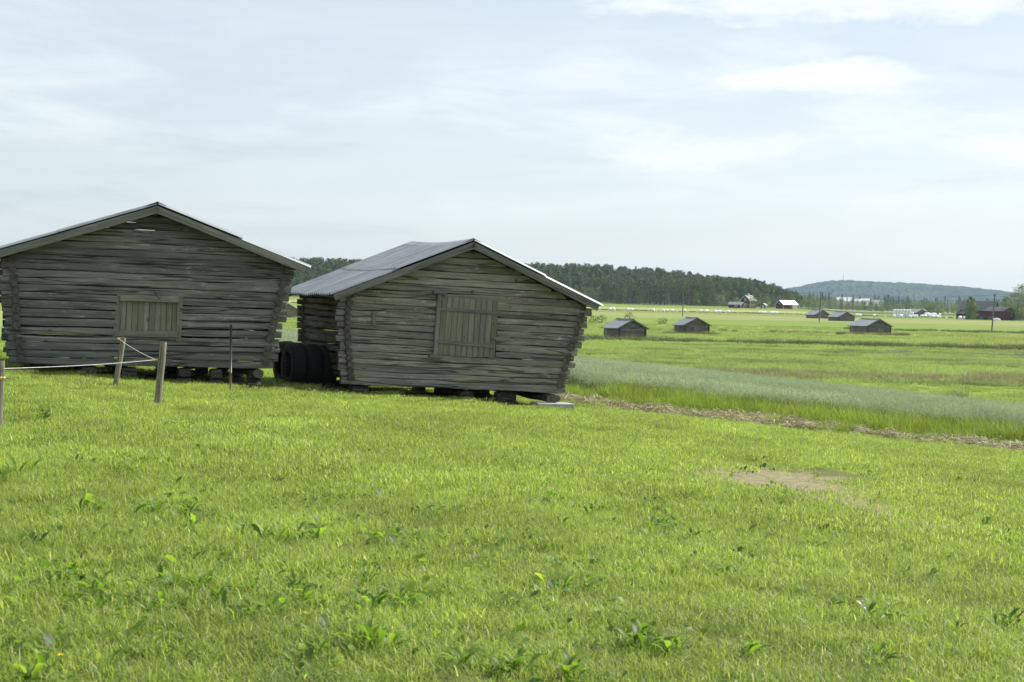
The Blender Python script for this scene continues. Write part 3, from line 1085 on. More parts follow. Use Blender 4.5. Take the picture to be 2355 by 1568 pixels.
def tyres():
    Rr, Wd, rh = .575, .36, .30
    prof = []
    # lathe profile across the tyre, axis along x
    for (r, h) in ((rh, -.13), (rh + .03, -.165), (rh + .12, -.18), (Rr - .09, -.178), (Rr - .03, -.17), (Rr - .006, -.145),
                   (Rr, -.10), (Rr + .002, 0), (Rr, .10), (Rr - .006, .145), (Rr - .03, .17), (Rr - .09, .178), (rh + .12, .18), (rh + .03, .165), (rh, .13), (rh + .05, .11), (Rr - .06, .13), (Rr - .06, -.13), (rh + .05, -.11)):
        prof.append((r, h * Wd / .36))
    mb = MB(); mb.lathe(prof, 48, 'x', closed=True)
    body = mb.mesh('tyre_tread', M['rubber'], True)
    mb = MB()
    for s in (-1, 1):                             # raised radial ribs of the sidewall
        for k in range(30):
            a = 2 * pi * k / 30
            Mx = Matrix.Rotation(a, 3, 'X')
            mb.box(Mx @ Vector((s * .176, 0, Rr - .12)), (.018, .035, .12), 0, Mx)
        for rr_ in (rh + .045, Rr - .20):
            mb.tube([(s * .178, rr_ * cos(2 * pi * k / 32), rr_ * sin(2 * pi * k / 32)) for k in range(33)], .009, 5, cap=False)
    ribs = mb.mesh('sidewall_ribs', M['rubber_grey'])
    first = None
    data = [(665, 893, 0, 'leftmost worn black tyre, standing furthest out beside the right barn', 0),
            (700, 896, 0, 'second black tyre from the left in the row beside the right barn', 0),
            (747, 896, 0, 'middle black tyre of the row, its tread facing the camera', 0),
            (782, 893, 0, 'innermost black tyre of the row, against the barn wall', 0)]
    base = Vector((-5.62, 35.35, 0))
    u = Vector((cos(TH), sin(TH), 0)); v = Vector((-sin(TH), cos(TH), 0))
    offs = [(.08, .62), (.14, -.05), (.53, -.06), (.92, .02)]
    labs = ['leftmost worn black tyre, standing furthest back at the outer end of the row',
            'black tyre with its ribbed sidewall turned towards the gap between the barns',
            'black tyre in the middle of the row, only its broad tread showing',
            'innermost black tyre of the row, leaning against the dark barn wall']
    for i, (lab, (a, b)) in enumerate(zip(labs, offs)):
        p = base + u * a + v * b
        p.z = ground(p.x, p.y) + Rr - .04
        if i == 0:
            first = empty('tyre', p, TH)
            link('tread', body, first)
            stuff(link('sidewall_ribs', ribs, first))
            o = first
        else:
            o = copy_thing(first, p)
        o.rotation_euler = (R.uniform(0, 3), radians(R.uniform(-2, 2)), TH + radians(R.uniform(4, 8)))
        tag(o, lab, 'tyre', 'old tyres standing between the two barns')


tyres()

# ------------------------------------------------------------------ electric fence in the foreground


def fence():
    def post(top, bot, r, label):
        b = gpt(*bot)
        t = at_depth(top[0], top[1], b.y + .05)
        root = empty('fence_post', b)
        tag(root, label, 'fence post', 'leaning wooden fence posts')
        d = t - b
        mb = MB()
        w = Wob(R, 4)
        pts = [Vector((0, 0, -.15)) - d * .0 + d * (k / 7) + Vector((.006 * w(k), .004 * w(k + 9), .15 * k / 7)) for k in range(8)]
        mb.tube(pts[:-1] + [pts[-1] - d * .012, pts[-1]], [r * 1.03] * 7 + [r * .97, r * .90], 14)
        link('stake', mb.mesh('stake', M['post'], True), root)
        me = root.children[0].data
        me.polygons.foreach_set('use_smooth', [len(p.vertices) == 4 for p in me.polygons])
        mb = MB()
        mb.tube([d * .93 + Vector((-r * .1, -r * .99, 0)), d * .5 + Vector((-r * .3, -r * .97, 0))], [.006, .003], 5)
        link('crack', mb.mesh('crack', M['dirt']), root)
        return root, b, d

    def insulator(root, pos):
        mb = MB()
        mb.lathe([(.005, -.03), (.021, -.03), (.024, -.012), (.013, -.006), (.013, .006), (.024, .012), (.021, .03), (.005, .03)], 12, 'x')
        o = link('insulator', mb.mesh('insulator', M['insulator'], True), root, pos)
        mb = MB(); mb.tube([(0, 0, 0), (.09, .02, -.004)], .006, 6)
        link('screw', mb.mesh('insulator_screw', M['rod']), o)
        return o
    p1, b1, d1 = post((284, 775), (262, 892), .050, 'thinner leaning fence post with two yellow insulators, further from the camera')
    p2, b2, d2 = post((376, 785), (360, 934), .056, 'thicker leaning fence post with a split top, nearest the small hatch')
    p3, b3, d3 = post((1, 828), (-4, 985), .048, 'fence post cut by the left edge of the picture')
    i1 = at_depth(273, 779, b1.y); i1b = at_depth(267, 823, b1.y); i2 = at_depth(359, 827, b2.y)
    insulator(p1, i1 - b1); insulator(p1, i1b - b1); insulator(p2, i2 - b2)
    i3 = at_depth(4, 847, b3.y) + Vector((.03, 0, 0))
    insulator(p3, i3 - b3 + Vector((0, -.05, -.12)))

    def rope(a, b, r, sag, name, label, twist=False):
        mb = MB()
        n = 40 if twist else 14
        pts = []
        for k in range(n + 1):
            s = k / n
            p = a.lerp(b, s) - Vector((0, 0, sag * 4 * s * (1 - s)))
            if twist:
                p += Vector((0, .004 * sin(k * 1.9), .004 * cos(k * 1.9)))
            pts.append(p)
        mb.tube(pts, r, 6)
        o = link(name, mb.mesh(name, M['rope'], True))
        tag(o, label, 'rope', 'white fence ropes')
    rope(i3, i2, .0032, .02, 'fence_rope', 'taut white fence rope running in from the left picture edge')
    rope(i1, i2, .0042, .03, 'fence_rope', 'slack twisted rope hanging between the two leaning posts')
    far = at_depth(41, 772, 29.6)
    rope(i1, far, .0025, .02, 'fence_wire', 'thin fence wire running along the front of the hatch barn')
    # steel rod
    b = gpt(530, 900)
    t = at_depth(531, 746, b.y)
    root = empty('steel_rod', b)
    tag(root, 'thin dark upright steel rod with rusty foot in front of the hatch barn', 'rod')
    d = t - b
    mb = MB(); mb.tube([d * .27, d], .024, 8)
    link('rod', mb.mesh('rod_upper', M['rod'], True), root)
    mb = MB(); mb.tube([Vector((0, 0, -.1)), d * .28], .026, 8)
    link('foot', mb.mesh('rod_foot', M['rust'], True), root)


fence()

# ------------------------------------------------------------------ scattering: grass, oats, hay


def scatter(name, variants, pts, label=None):
    """one object of plant tufts: variants are meshes, pts (x, y, z, rot, scale, index)"""
    col = bpy.data.collections.new(name + '_tufts')
    for i, me in enumerate(variants):
        o = bpy.data.objects.new('%s_tuft_%02d' % (name, i), me)
        col.objects.link(o)
    me = bpy.data.meshes.new(name)
    me.from_pydata([p[:3] for p in pts], [], [])
    a = me.attributes.new('rotz', 'FLOAT_VECTOR', 'POINT')
    buf = []
    for p in pts:
        buf += [p[6] if len(p) > 6 else 0, p[7] if len(p) > 7 else 0, p[3]]
    a.data.foreach_set('vector', buf)
    a = me.attributes.new('size', 'FLOAT', 'POINT')
    a.data.foreach_set('value', [p[4] for p in pts])
    a = me.attributes.new('pick', 'INT', 'POINT')
    a.data.foreach_set('value', [int(p[5]) for p in pts])
    o = link(name, me)
    ng = bpy.data.node_groups.new(name + '_scatter', 'GeometryNodeTree')
    ng.interface.new_socket('Geometry', in_out='INPUT', socket_type='NodeSocketGeometry')
    ng.interface.new_socket('Geometry', in_out='OUTPUT', socket_type='NodeSocketGeometry')
    n, l = ng.nodes, ng.links
    gi, go = n.new('NodeGroupInput'), n.new('NodeGroupOutput')
    ip = n.new('GeometryNodeInstanceOnPoints')
    ci = n.new('GeometryNodeCollectionInfo')
    ci.inputs['Collection'].default_value = col
    ci.inputs['Separate Children'].default_value = True
    ci.inputs['Reset Children'].default_value = True
    ip.inputs['Pick Instance'].default_value = True

    def na(nm, typ):
        x = n.new('GeometryNodeInputNamedAttribute')
        x.data_type = typ
        x.inputs['Name'].default_value = nm
        return x.outputs['Attribute']
    l.new(gi.outputs[0], ip.inputs['Points'])
    l.new(ci.outputs[0], ip.inputs['Instance'])
    l.new(na('pick', 'INT'), ip.inputs['Instance Index'])
    l.new(na('rotz', 'FLOAT_VECTOR'), ip.inputs['Rotation'])
    l.new(na('size', 'FLOAT'), ip.inputs['Scale'])
    l.new(ip.outputs[0], go.inputs[0])
    md = o.modifiers.new('scatter', 'NODES')
    md.node_group = ng
    return stuff(o, label)


def blade(mb, rnd, x, y, z, h, w, lean, az, tint, seg=2, droop=1.0):
    """one grass blade: tapering strip that bends over"""
    dx, dy = cos(az), sin(az)
    sx, sy = -dy, dx
    pr = None
    tw = rnd.uniform(-.5, .5)
    sx, sy = sx * cos(tw) + dx * sin(tw), sy * cos(tw) + dy * sin(tw)
    for i in range(seg + 1):
        s = i / seg
        off = lean * h * (s ** 1.8) * droop
        zz = z + h * s * (1 - .28 * lean * s)
        ww = w * (1 - s) ** .6 if i < seg else 0
        cx, cy = x + dx * off, y + dy * off
        if i < seg:
            a = mb.vert((cx - sx * ww / 2, cy - sy * ww / 2, zz), tint)
            b = mb.vert((cx + sx * ww / 2, cy + sy * ww / 2, zz), tint)
            if pr:
                mb.face((pr[0], pr[1], b, a))
            pr = (a, b)
        else:
            t = mb.vert((cx, cy, zz), tint)
            mb.face((pr[0], pr[1], t))


def tuft_patch(seed, rad, n, hmin, hmax, w, mt, lean=(.2, .9), tints=(0, 1), dry=.03, seg=2, clump=.0, lay=None):
    rnd = random.Random(seed)
    mb = MB()
    cl = [(rnd.uniform(-rad, rad), rnd.uniform(-rad, rad), rnd.random()) for _ in range(max(3, int(n * .03)))]
    for _ in range(n):
        if rnd.random() < clump:
            cx, cy, ct = rnd.choice(cl)
            x, y = cx + rnd.gauss(0, rad * .06), cy + rnd.gauss(0, rad * .06)
        else:
            r, a = rad * sqrt(rnd.random()), rnd.uniform(0, 2 * pi)
            x, y, ct = r * cos(a), r * sin(a), rnd.random()
        h = rnd.uniform(hmin, hmax) * (.75 + .5 * ct)
        t = tints[0] + (tints[1] - tints[0]) * min(1, max(0, .25 * ct + .7 * rnd.random()))
        if rnd.random() < dry:
            t = 1.0
        az = rnd.uniform(0, 2 * pi) if lay is None else rnd.gauss(lay, .7)
        blade(mb, rnd, x, y, -.015, h, w * rnd.uniform(.6, 1.3), rnd.uniform(*lean), az, t, seg)
    return mb.mesh('tuft', mt)


def edge_y(x):
    """front edge of the hay strip (far edge of the mown grass)"""
    return 40.0 - .365 * (x - 1.6)


def in_barn(x, y, pad=0.0):
    for P, L in ((PL, 4.6), (PR, 4.55)):
        dx, dy = x - P[0], y - P[1]
        a = dx * cos(TH) + dy * sin(TH); b = -dx * sin(TH) + dy * cos(TH)
        if -2.9 - pad < a < 2.9 + pad and -.1 - pad < b < L + pad:
            return True
    return False


def bareness(x, y):
    dx, dy = (x - BARE[0]) / BARE[2], (y - BARE[1]) / BARE[3]
    w = .6 + .2 * sin(x * 3.1 + 2 * sin(y * 1.3)) + .2 * sin(y * 2.3 + x * 5.7)
    return max(0, 1.45 - (dx * dx + dy * dy)) * (.45 + w)


def lawn():
    rnd = random.Random(42)
    near = [tuft_patch(100 + i, .42, 1500, .035, .085, .0052, M['grass'], (.1, 1.5), (0, .95), .04, 3, .35) for i in range(6)]
    shortv = [tuft_patch(150 + i, .42, 260, .03, .07, .006, M['grass'], (.3, 1.1), (.1, 1), .2, 2, .3) for i in range(2)]
    strawv = [tuft_patch(160 + i, .4, 160, .02, .05, .006, M['straw'], (1.0, 2.5), (0, 1), .1, 2, .3) for i in range(2)]
    clumps = [tuft_patch(170 + i, .24, 220, .05, .13, .007, M['grass'], (.3, 1.6), (0, .45), .03, 3, .2) for i in range(4)]
    mid = [tuft_patch(200 + i, .95, 3400, .035, .085, .008, M['grass'], (.1, 1.5), (0, .95), .035, 2, .3) for i in range(6)]
    pts = []

    def vis(x, y, m):
        t = x / max(y, .5)
        return -.40 - m / y < t < .40 + m / y

    def dens(x, y):
        return .5 + .5 * sin(x * .8 + 1.7 * sin(y * .31)) * sin(y * .55 + x * .23)
    y = 2.6
    while y < 14.5:
        x = -.45 * y - 4.5
        while x < .45 * y + 4.5:
            xx, yy = x + rnd.uniform(-.2, .2), y + rnd.uniform(-.2, .2)
            if vis(xx, yy, 4.2):
                b = bareness(xx, yy)
                if b > rnd.uniform(.25, 1.55):
                    pts.append((xx, yy, ground(xx, yy), rnd.uniform(0, 6.28), rnd.uniform(.7, 1.0), rnd.choice((6, 7, 8, 9)), rnd.uniform(-.05, .05), 0))
                    if rnd.random() < .45:
                        pts.append((xx, yy, ground(xx, yy), rnd.uniform(0, 6.28), .8, 8, 0, 0))
                else:
                    sc = rnd.uniform(.85, 1.08) * (1 + .22 * dens(xx, yy))
                    pts.append((xx, yy, ground(xx, yy), rnd.uniform(0, 6.28), sc, rnd.randrange(6), rnd.uniform(-.07, .07), rnd.uniform(-.07, .07)))
            x += .46
        y += .42
    for _ in range(520):
        yy = 4.5 + 24 * rnd.random() ** 1.2; xx = rnd.uniform(-.42, .42) * yy
        if bareness(xx, yy) < .2:
            pts.append((xx, yy, ground(xx, yy), rnd.uniform(0, 6.28), rnd.uniform(.5, 1.0), 10 + rnd.randrange(4), 0, 0))
    o1 = scatter('lawn_grass', near + shortv + strawv + clumps, pts, 'short sunlit grass of the foreground')
    def herb(seed, n, rad, s0, s1):
        r2 = random.Random(seed); mb = MB()
        for _ in range(n):
            r, a = rad * sqrt(r2.random()), r2.uniform(0, 6.28)
            x, y, z = r * cos(a), r * sin(a), r2.uniform(.0, .05)
            L, w = r2.uniform(s0, s1), 0
            w = L * r2.uniform(.22, .36); az, el = r2.uniform(0, 6.28), r2.uniform(-.15, .9)
            d = Vector((cos(az) * cos(el), sin(az) * cos(el), sin(el))); sd_ = Vector((-sin(az), cos(az), r2.uniform(-.4, .4)))
            t = r2.random()
            p = Vector((x, y, z)); up = Vector((0, 0, L * .12))
            i = [mb.vert(p, t), mb.vert(p + d * L * .35 + sd_ * w * .8, t), mb.vert(p + d * L * .75 + sd_ * w - up * .2, t), mb.vert(p + d * L - up, t),
                 mb.vert(p + d * L * .75 - sd_ * w - up * .2, t), mb.vert(p + d * L * .35 - sd_ * w * .8, t), mb.vert(p + d * L * .55 - up * .4, t * .7)]
            for q in ((0, 1, 6), (1, 2, 6), (2, 3, 6), (3, 4, 6), (4, 5, 6), (5, 0, 6)):
                mb.face([i[k] for k in q])
        return mb.mesh('herb', M['weed'])
    hv = [herb(600 + i, 20, .18, .025, .06) for i in range(5)] + [herb(620 + i, 14, .2, .04, .09) for i in range(3)]
    hp = []
    for _ in range(1500):
        yy = 4.6 + 27 * rnd.random() ** 1.3; xx = rnd.uniform(-.42, .42) * yy
        if sin(xx * .55 + 1.1 * sin(yy * .4)) * sin(yy * .37 + .8) + rnd.uniform(-.7, .7) > .05 and yy < edge_y(xx) - 1 and not in_barn(xx, yy, .5):
            hp.append((xx, yy, ground(xx, yy), rnd.uniform(0, 6.28), rnd.uniform(.7, 1.25), rnd.randrange(8)))
    scatter('lawn_herbs', hv, hp, 'small broad-leaved herbs mixed through the lawn')
    pts = []
    y = 14.0
    while y < 46:
        x = -.43 * y - 5
        while x < .43 * y + 5:
            xx, yy = x + rnd.uniform(-.35, .35), y + rnd.uniform(-.35, .35)
            if vis(xx, yy, 4.6) and yy < edge_y(xx) + (.2 if xx > 1 else 2) and not in_barn(xx, yy, -.55):
                b = bareness(xx, yy)
                if b > rnd.uniform(.25, 1.55):
                    if rnd.random() < .9:
                        pts.append((xx, yy, ground(xx, yy), rnd.uniform(0, 6.28), .6, 6 + rnd.randrange(4), 0, 0))
                else:
                    pts.append((xx, yy, ground(xx, yy), rnd.uniform(0, 6.28), rnd.uniform(.85, 1.1) * (1 + .18 * dens(xx, yy)), rnd.randrange(6), rnd.uniform(-.05, .05), rnd.uniform(-.05, .05)))
            x += .82
        y += .78
    scatter('lawn_grass', mid + shortv + strawv, pts, 'short sunlit grass running up to the barns')
    # unmown fringe along the barn fronts
    fr = [tuft_patch(260 + i, .28, 60, .06, .19, .009, M['tall'], (.2, 1.0), (0, 1), .05, 3) for i in range(4)]
    pts = []
    for P in (PL, PR):
        for k in range(60):
            a = -3.3 + 6.4 * k / 59 + rnd.uniform(-.06, .06); b = -.45 + rnd.uniform(-.35, .25)
            if rnd.random() < .8:
                x = P[0] + a * cos(TH) - b * sin(TH); yy = P[1] + a * sin(TH) + b * cos(TH)
                pts.append((x, yy, ground(x, yy), rnd.uniform(0, 6.28), rnd.uniform(.5, 1.0), rnd.randrange(4), 0, 0))
    for k in range(26):
        x, yy = -5.9 + rnd.uniform(-1.2, 2.0), 34.2 + rnd.uniform(-.5, .4)
        pts.append((x, yy, ground(x, yy), rnd.uniform(0, 6.28), rnd.uniform(.4, .9), rnd.randrange(4), 0, 0))
    scatter('fringe_grass', fr, pts, 'unmown grass along the foot of the barns')


lawn()


def oats_and_hay():
    rnd = random.Random(5)

    def oat_patch(seed, n, rad):
        r2 = random.Random(seed); mb = MB()
        for _ in range(n):
            r, a = rad * sqrt(r2.random()), r2.uniform(0, 6.28)
            x, y = r * cos(a), r * sin(a)
            h = r2.uniform(.70, .92); az = r2.uniform(0, 6.28)
            lx, ly = r2.uniform(-.08, .08), r2.uniform(-.08, .08)
            blade(mb, r2, x, y, 0, h, .008, .08, az, .45, 1)
            for _k in range(3):
                blade(mb, r2, x, y, h * r2.uniform(.1, .6), r2.uniform(.22, .38), .015, r2.uniform(.5, 1.3), r2.uniform(0, 6.28), r2.uniform(0, .55), 2)
            for _k in range(7):                   # drooping panicle
                aa = r2.uniform(0, 6.28); rr = r2.uniform(.02, .07); zz = h - r2.uniform(-.03, .17)
                cx, cy = x + rr * cos(aa), y + rr * sin(aa)
                s = r2.uniform(.014, .024)
                t = r2.uniform(.75, 1)
                i = [mb.vert((cx - s * .5 * sin(aa), cy + s * .5 * cos(aa), zz), t), mb.vert((cx + s * .5 * sin(aa), cy - s * .5 * cos(aa), zz), t), mb.vert((cx + s * cos(aa) * .5, cy + s * sin(aa) * .5, zz - s * 2.2), t)]
                mb.face(i)
        return mb.mesh('oats', M['oat'])
    ov = [oat_patch(300 + i, 190, .85) for i in range(5)]
    pts, tall = [], []

    def plane_z(x, y):
        return -1.6 - .0704 * x - .0302 * y
    y = 38.0
    while y < 150:
        x = -.30 * y
        step = 1.0 + max(0, y - 60) * .006
        while x < .52 * y:
            xx, yy = x + rnd.uniform(-.4, .4), y + rnd.uniform(-.4, .4)
            e = edge_y(xx) + 2.2
            if yy > e + 2.2 and plane_z(xx, yy) > -5.15 and yy < 132 + 12 * sin(xx * .1) and not in_barn(xx, yy, .6):
                pts.append((xx, yy, ground(xx, yy), rnd.uniform(0, 6.28), rnd.uniform(.92, 1.06), rnd.randrange(5)))
            x += step
        y += step
    scatter('oat_field', ov, pts, 'blue-green field of ripening oats beyond the barns')
    tv = [tuft_patch(320 + i, .5, 420, .45, .8, .014, M['tall'], (.15, .8), (0, 1), .02, 3, .2) for i in range(5)]
    x = -14.0
    while x < 25:
        for k in range(9):
            xx = x + rnd.uniform(-.3, .3)
            yy = edge_y(xx) + 1.7 + k * .42 + rnd.uniform(-.25, .25) + .35 * sin(xx * 1.1)
            if in_barn(xx, yy, .25) or (xx < 1.0 and in_barn(xx, yy, .8)):
                continue
            tall.append((xx, yy, ground(xx, yy), rnd.uniform(0, 6.28), rnd.uniform(.75, 1.05) * (.72 + .28 * sstep(0, 3, k)) * (.78 if xx < 3 else 1), rnd.randrange(5)))
        x += .45
    x = 1.5
    while x < 24:
        if rnd.random() < .8:
            yy = edge_y(x) + rnd.uniform(-1.0, 1.8)
            tall.append((x, yy, ground(x, yy), rnd.uniform(0, 6.28), rnd.uniform(.22, .52), rnd.randrange(5)))
        x += .17
    scatter('tall_grass', tv, tall, 'bright tall grass along the near edge of the oats')

    # mown hay lying in a ragged strip
    def hay_patch(seed, rad, n, hgt):
        r2 = random.Random(seed); mb = MB()
        for _ in range(n):
            r, a = rad * sqrt(r2.random()), r2.uniform(0, 6.28)
            x, y = r * cos(a), r * sin(a)
            z = hgt * (1 - (r / rad) ** 2) * r2.random()
            L = r2.uniform(.10, .36); az = r2.uniform(0, 6.28); el = r2.gauss(0, .25)
            w = r2.uniform(.004, .011)
            d = Vector((cos(az) * cos(el), sin(az) * cos(el), sin(el))); s = Vector((-sin(az), cos(az), r2.uniform(-.6, .6))) * w
            t = r2.random() ** 1.3
            p0 = Vector((x, y, z + .01)); p1 = p0 + d * L * .5 + Vector((0, 0, L * .06)); p2 = p0 + d * L
            i = [mb.vert(q, t) for q in (p0 - s, p0 + s, p1 + s, p1 - s, p2)]
            mb.face((i[0], i[1], i[2], i[3])); mb.face((i[3], i[2], i[4]))
        return mb.mesh('hay', M['straw'])
    hv = [hay_patch(340 + i, .6, 620, .24) for i in range(5)]
    pts = []
    x = 1.2
    while x < 24:
        for k in range(8):
            xx = x + rnd.uniform(-.25, .25)
            yy = edge_y(xx) - 1.0 + k * .42 + .3 * sin(xx * 2.3) + rnd.uniform(-.2, .2) + .25 * sin(xx * .9)
            if rnd.random() < .78:
                pts.append((xx, yy, ground(xx, yy) - .02, rnd.uniform(0, 6.28), rnd.uniform(.65, 1.15), rnd.randrange(5)))
        x += .36
    scatter('hay_swath', hv, pts, 'brown mown hay lying along the edge of the grass')
    for (px, py, sc, lab) in ((204, 882, .62, 'small heap of dry cut grass left of the thinner fence post'), (108, 886, .5, 'thin scatter of dry cut grass near the left picture edge'), (20, 873, .5, 'dry cut grass beside the post cut by the left edge')):
        p = gpt(px, py)
        o = link('cut_grass_heap', hv[0], None, p, (0, 0, px)); o.scale = (sc, sc * .8, sc * .6)
        tag(o, lab, 'dry grass')


oats_and_hay()


def plain_fields():
    rnd = random.Random(77)
    mv = [tuft_patch(400 + i, 1.6, 520, .14, .38, .026, M['meadow'], (.2, 1.2), (0, 1), .05, 2, .45) for i in range(4)]
    lv = [tuft_patch(420 + i, 1.5, 420, .22, .5, .03, M['meadow'], (.9, 1.9), (0, .7), .02, 2, .3, lay=.3) for i in range(3)]
    wv = [tuft_patch(430 + i, 3.2, 700, .16, .4, .06, M['meadow'], (.2, 1.2), (0, 1), .05, 2, .45) for i in range(4)]
    pts = []

    def plane_z(x, y):
        return -1.6 - .0704 * x - .0302 * y
    y = 66.0
    while y < 178:
        step = 1.9 + (y - 66) * .006
        x = -.28 * y
        while x < .48 * y:
            xx, yy = x + rnd.uniform(-.9, .9), y + rnd.uniform(-.9, .9)
            if plane_z(xx, yy) < -5.2 or yy > 134:
                if yy < 97:
                    pts.append((xx, yy, ground(xx, yy), rnd.uniform(0, 6.28), rnd.uniform(.7, .95) * .8, rnd.randrange(4)))
                else:
                    lod = .5 + .5 * sin(xx * .13 + 2 * sin(yy * .16)) * sin(yy * .42 + xx * .05)
                    if lod > .62 and rnd.random() < .8:
                        pts.append((xx, yy, ground(xx, yy), rnd.uniform(-.5, .5), rnd.uniform(.9, 1.3), 4 + rnd.randrange(3)))
                    else:
                        pts.append((xx, yy, ground(xx, yy), rnd.uniform(0, 6.28), rnd.uniform(.8, 1.15), rnd.randrange(4)))
            x += step
        y += step
    scatter('meadow_grass', mv + lv, pts, 'meadow grass with lodged streaks beyond the oats')
    pts = []
    y = 178.0
    while y < 330:
        step = 4.2 + (y - 178) * .02
        x = -.28 * y
        while x < .42 * y:
            xx, yy = x + rnd.uniform(-2, 2), y + rnd.uniform(-2, 2)
            pts.append((xx, yy, ground(xx, yy), rnd.uniform(0, 6.28), rnd.uniform(.7, 1.2), rnd.randrange(4)))
            x += step
        y += step
    scatter('meadow_grass', wv, pts, 'paler meadow grass round the small barns on the plain')
    # verges along the ditches
    vv = [tuft_patch(440 + i, .9, 240, .35, .85, .035, M['verge'], (.15, .8), (0, .7), .06, 2) for i in range(4)]
    bv = [tuft_patch(450 + i, .9, 240, .3, .75, .03, M['brownverge'], (.15, .8), (0, 1), .1, 2) for i in range(4)]
    pts = []

    def row(y0, t0, t1, w, step, lo, hi, dens, sc=(.7, 1.2)):
        x = t0 * y0
        while x < t1 * y0:
            if rnd.random() < dens:
                xx = x + rnd.uniform(-step, step) * .5
                yy = y0 + rnd.uniform(-w, w) + 1.6 * sin(xx * .045)
                pts.append((xx, yy, ground(xx, yy), rnd.uniform(0, 6.28), rnd.uniform(*sc) * (.8 + .4 * (sin(xx * .17) * sin(xx * .061) * .5 + .5)), rnd.randrange(lo, hi)))
            x += step
    for k in range(4):
        row(182 + k * 1.3, -.2, .42, 1.0, 1.1, 0, 4, .85)
    for k in range(7):
        row(99 + k * 1.4, .145, .42, 1.0, .9, 4, 8, .8, (.55, .95))
    row(102, .14, .42, 3, 2.2, 0, 4, .5, (.5, .9))
    for k in range(3):
        row(306 + k * 2, .24, .42, 1.5, 1.2, 0, 4, .8, (.6, 1.2))
    row(255, .08, .2, 2, 1.2, 0, 4, .6, (.5, .9)); row(262, .19, .34, 3, 1.0, 4, 8, .7, (.5, 1.0))
    for k in range(3):
        row(706 + k * 3, -.16, .42, 2, 1.7, 0, 4, .9, (.6, 1.1))
    scatter('ditch_verge', vv + bv, pts, 'darker uncut verges along the ditches of the plain')
    # weeds and pale tall grass round the little barns
    pts = []
    for (px, d, w) in ((1440, 184, 9), (1590, 230, 7), (2004, 256, 10), (672, 396, 6)):
        for k in range(60):
            x = (px - 1177) / 3234 * d + rnd.uniform(-w, w) * .62; y = d + rnd.uniform(-1.6, .8)
            pts.append((x, y, ground(x, y), rnd.uniform(0, 6.28), rnd.uniform(.5, 1.05), rnd.choice((0, 1, 4, 5, 6))))
    scatter('barn_weeds', vv + bv, pts, 'pale tall weeds round the small barns')
    # fireweed
    mb = MB(); r2 = random.Random(3)
    for _ in range(26):
        r, a = 1.0 * sqrt(r2.random()), r2.uniform(0, 6.28)
        x, y, z = r * cos(a), r * sin(a), r2.uniform(.5, .8)
        s = .05
        i = [mb.vert((x - s, y, z)), mb.vert((x + s, y, z)), mb.vert((x, y, z + .22))]
        mb.face(i)
    fm = mb.mesh('fireweed', M['purple'])
    pts = []
    for (y0, t0, t1, n) in ((152, .238, .282, 8), (148, .325, .372, 9)):
        for k in range(n):
            y = y0 + rnd.uniform(-2.5, 2.5); x = y * rnd.uniform(t0, t1)
            pts.append((x, y, ground(x, y), rnd.uniform(0, 6.28), rnd.uniform(.5, .85), 0))
    scatter('fireweed', [fm], pts, 'faint purple fireweed in the meadow')
    p = gpt(2195, 920)
    r = empty('weed_clump', p)
    tag(r, 'dark weed clump with purple flowers behind the oats at the right', 'weeds')
    link('leaves', vv[0], r).scale = (.75, .6, .75)
    f = link('flowers', fm, r); f.scale = (.4, .4, .6)
    mb = MB()
    for k in range(5):
        x = R.uniform(.2, .9); mb.tube([(x, 0, 0), (x + R.uniform(-.1, .1), 0, R.uniform(.9, 1.7))], .008, 4)
    link('stalks', mb.mesh('dry_stalks', M['pole']), r)


plain_fields()

# ------------------------------------------------------------------ weeds and flowers in the foreground


def leaf_mesh(rnd, L, w, arch, lobed, tint, mt):
    mb = MB()
    n = 7
    rows = []
    wv = Wob(rnd, 6)
    for i in range(n + 1):
        s = i / n
        x = L * (s - .12 * s * s * arch)
        z = L * (arch * .95 * s * (1 - s * .78))
        ww = w * (sin(pi * (s * .93 + .05)) ** .7) * (.35 + .75 * s) if s < 1 else 0
        if lobed:
            ww *= 1 + .38 * (1 if i % 2 else -1) * (1 - s * .5)
        fold = .28
        zz = z + .08 * w * wv(s * 3)
        rows.append([mb.vert((x + (.1 * w if lobed and i % 2 else 0), ww, zz + ww * fold), tint), mb.vert((x, 0, zz - .003), tint * .8), mb.vert((x, -ww, zz + ww * fold), tint)])
    for a, b in zip(rows, rows[1:]):
        mb.face((a[0], a[1], b[1], b[0])); mb.face((a[1], a[2], b[2], b[1]))
    return mb.mesh('leaf', mt, True)


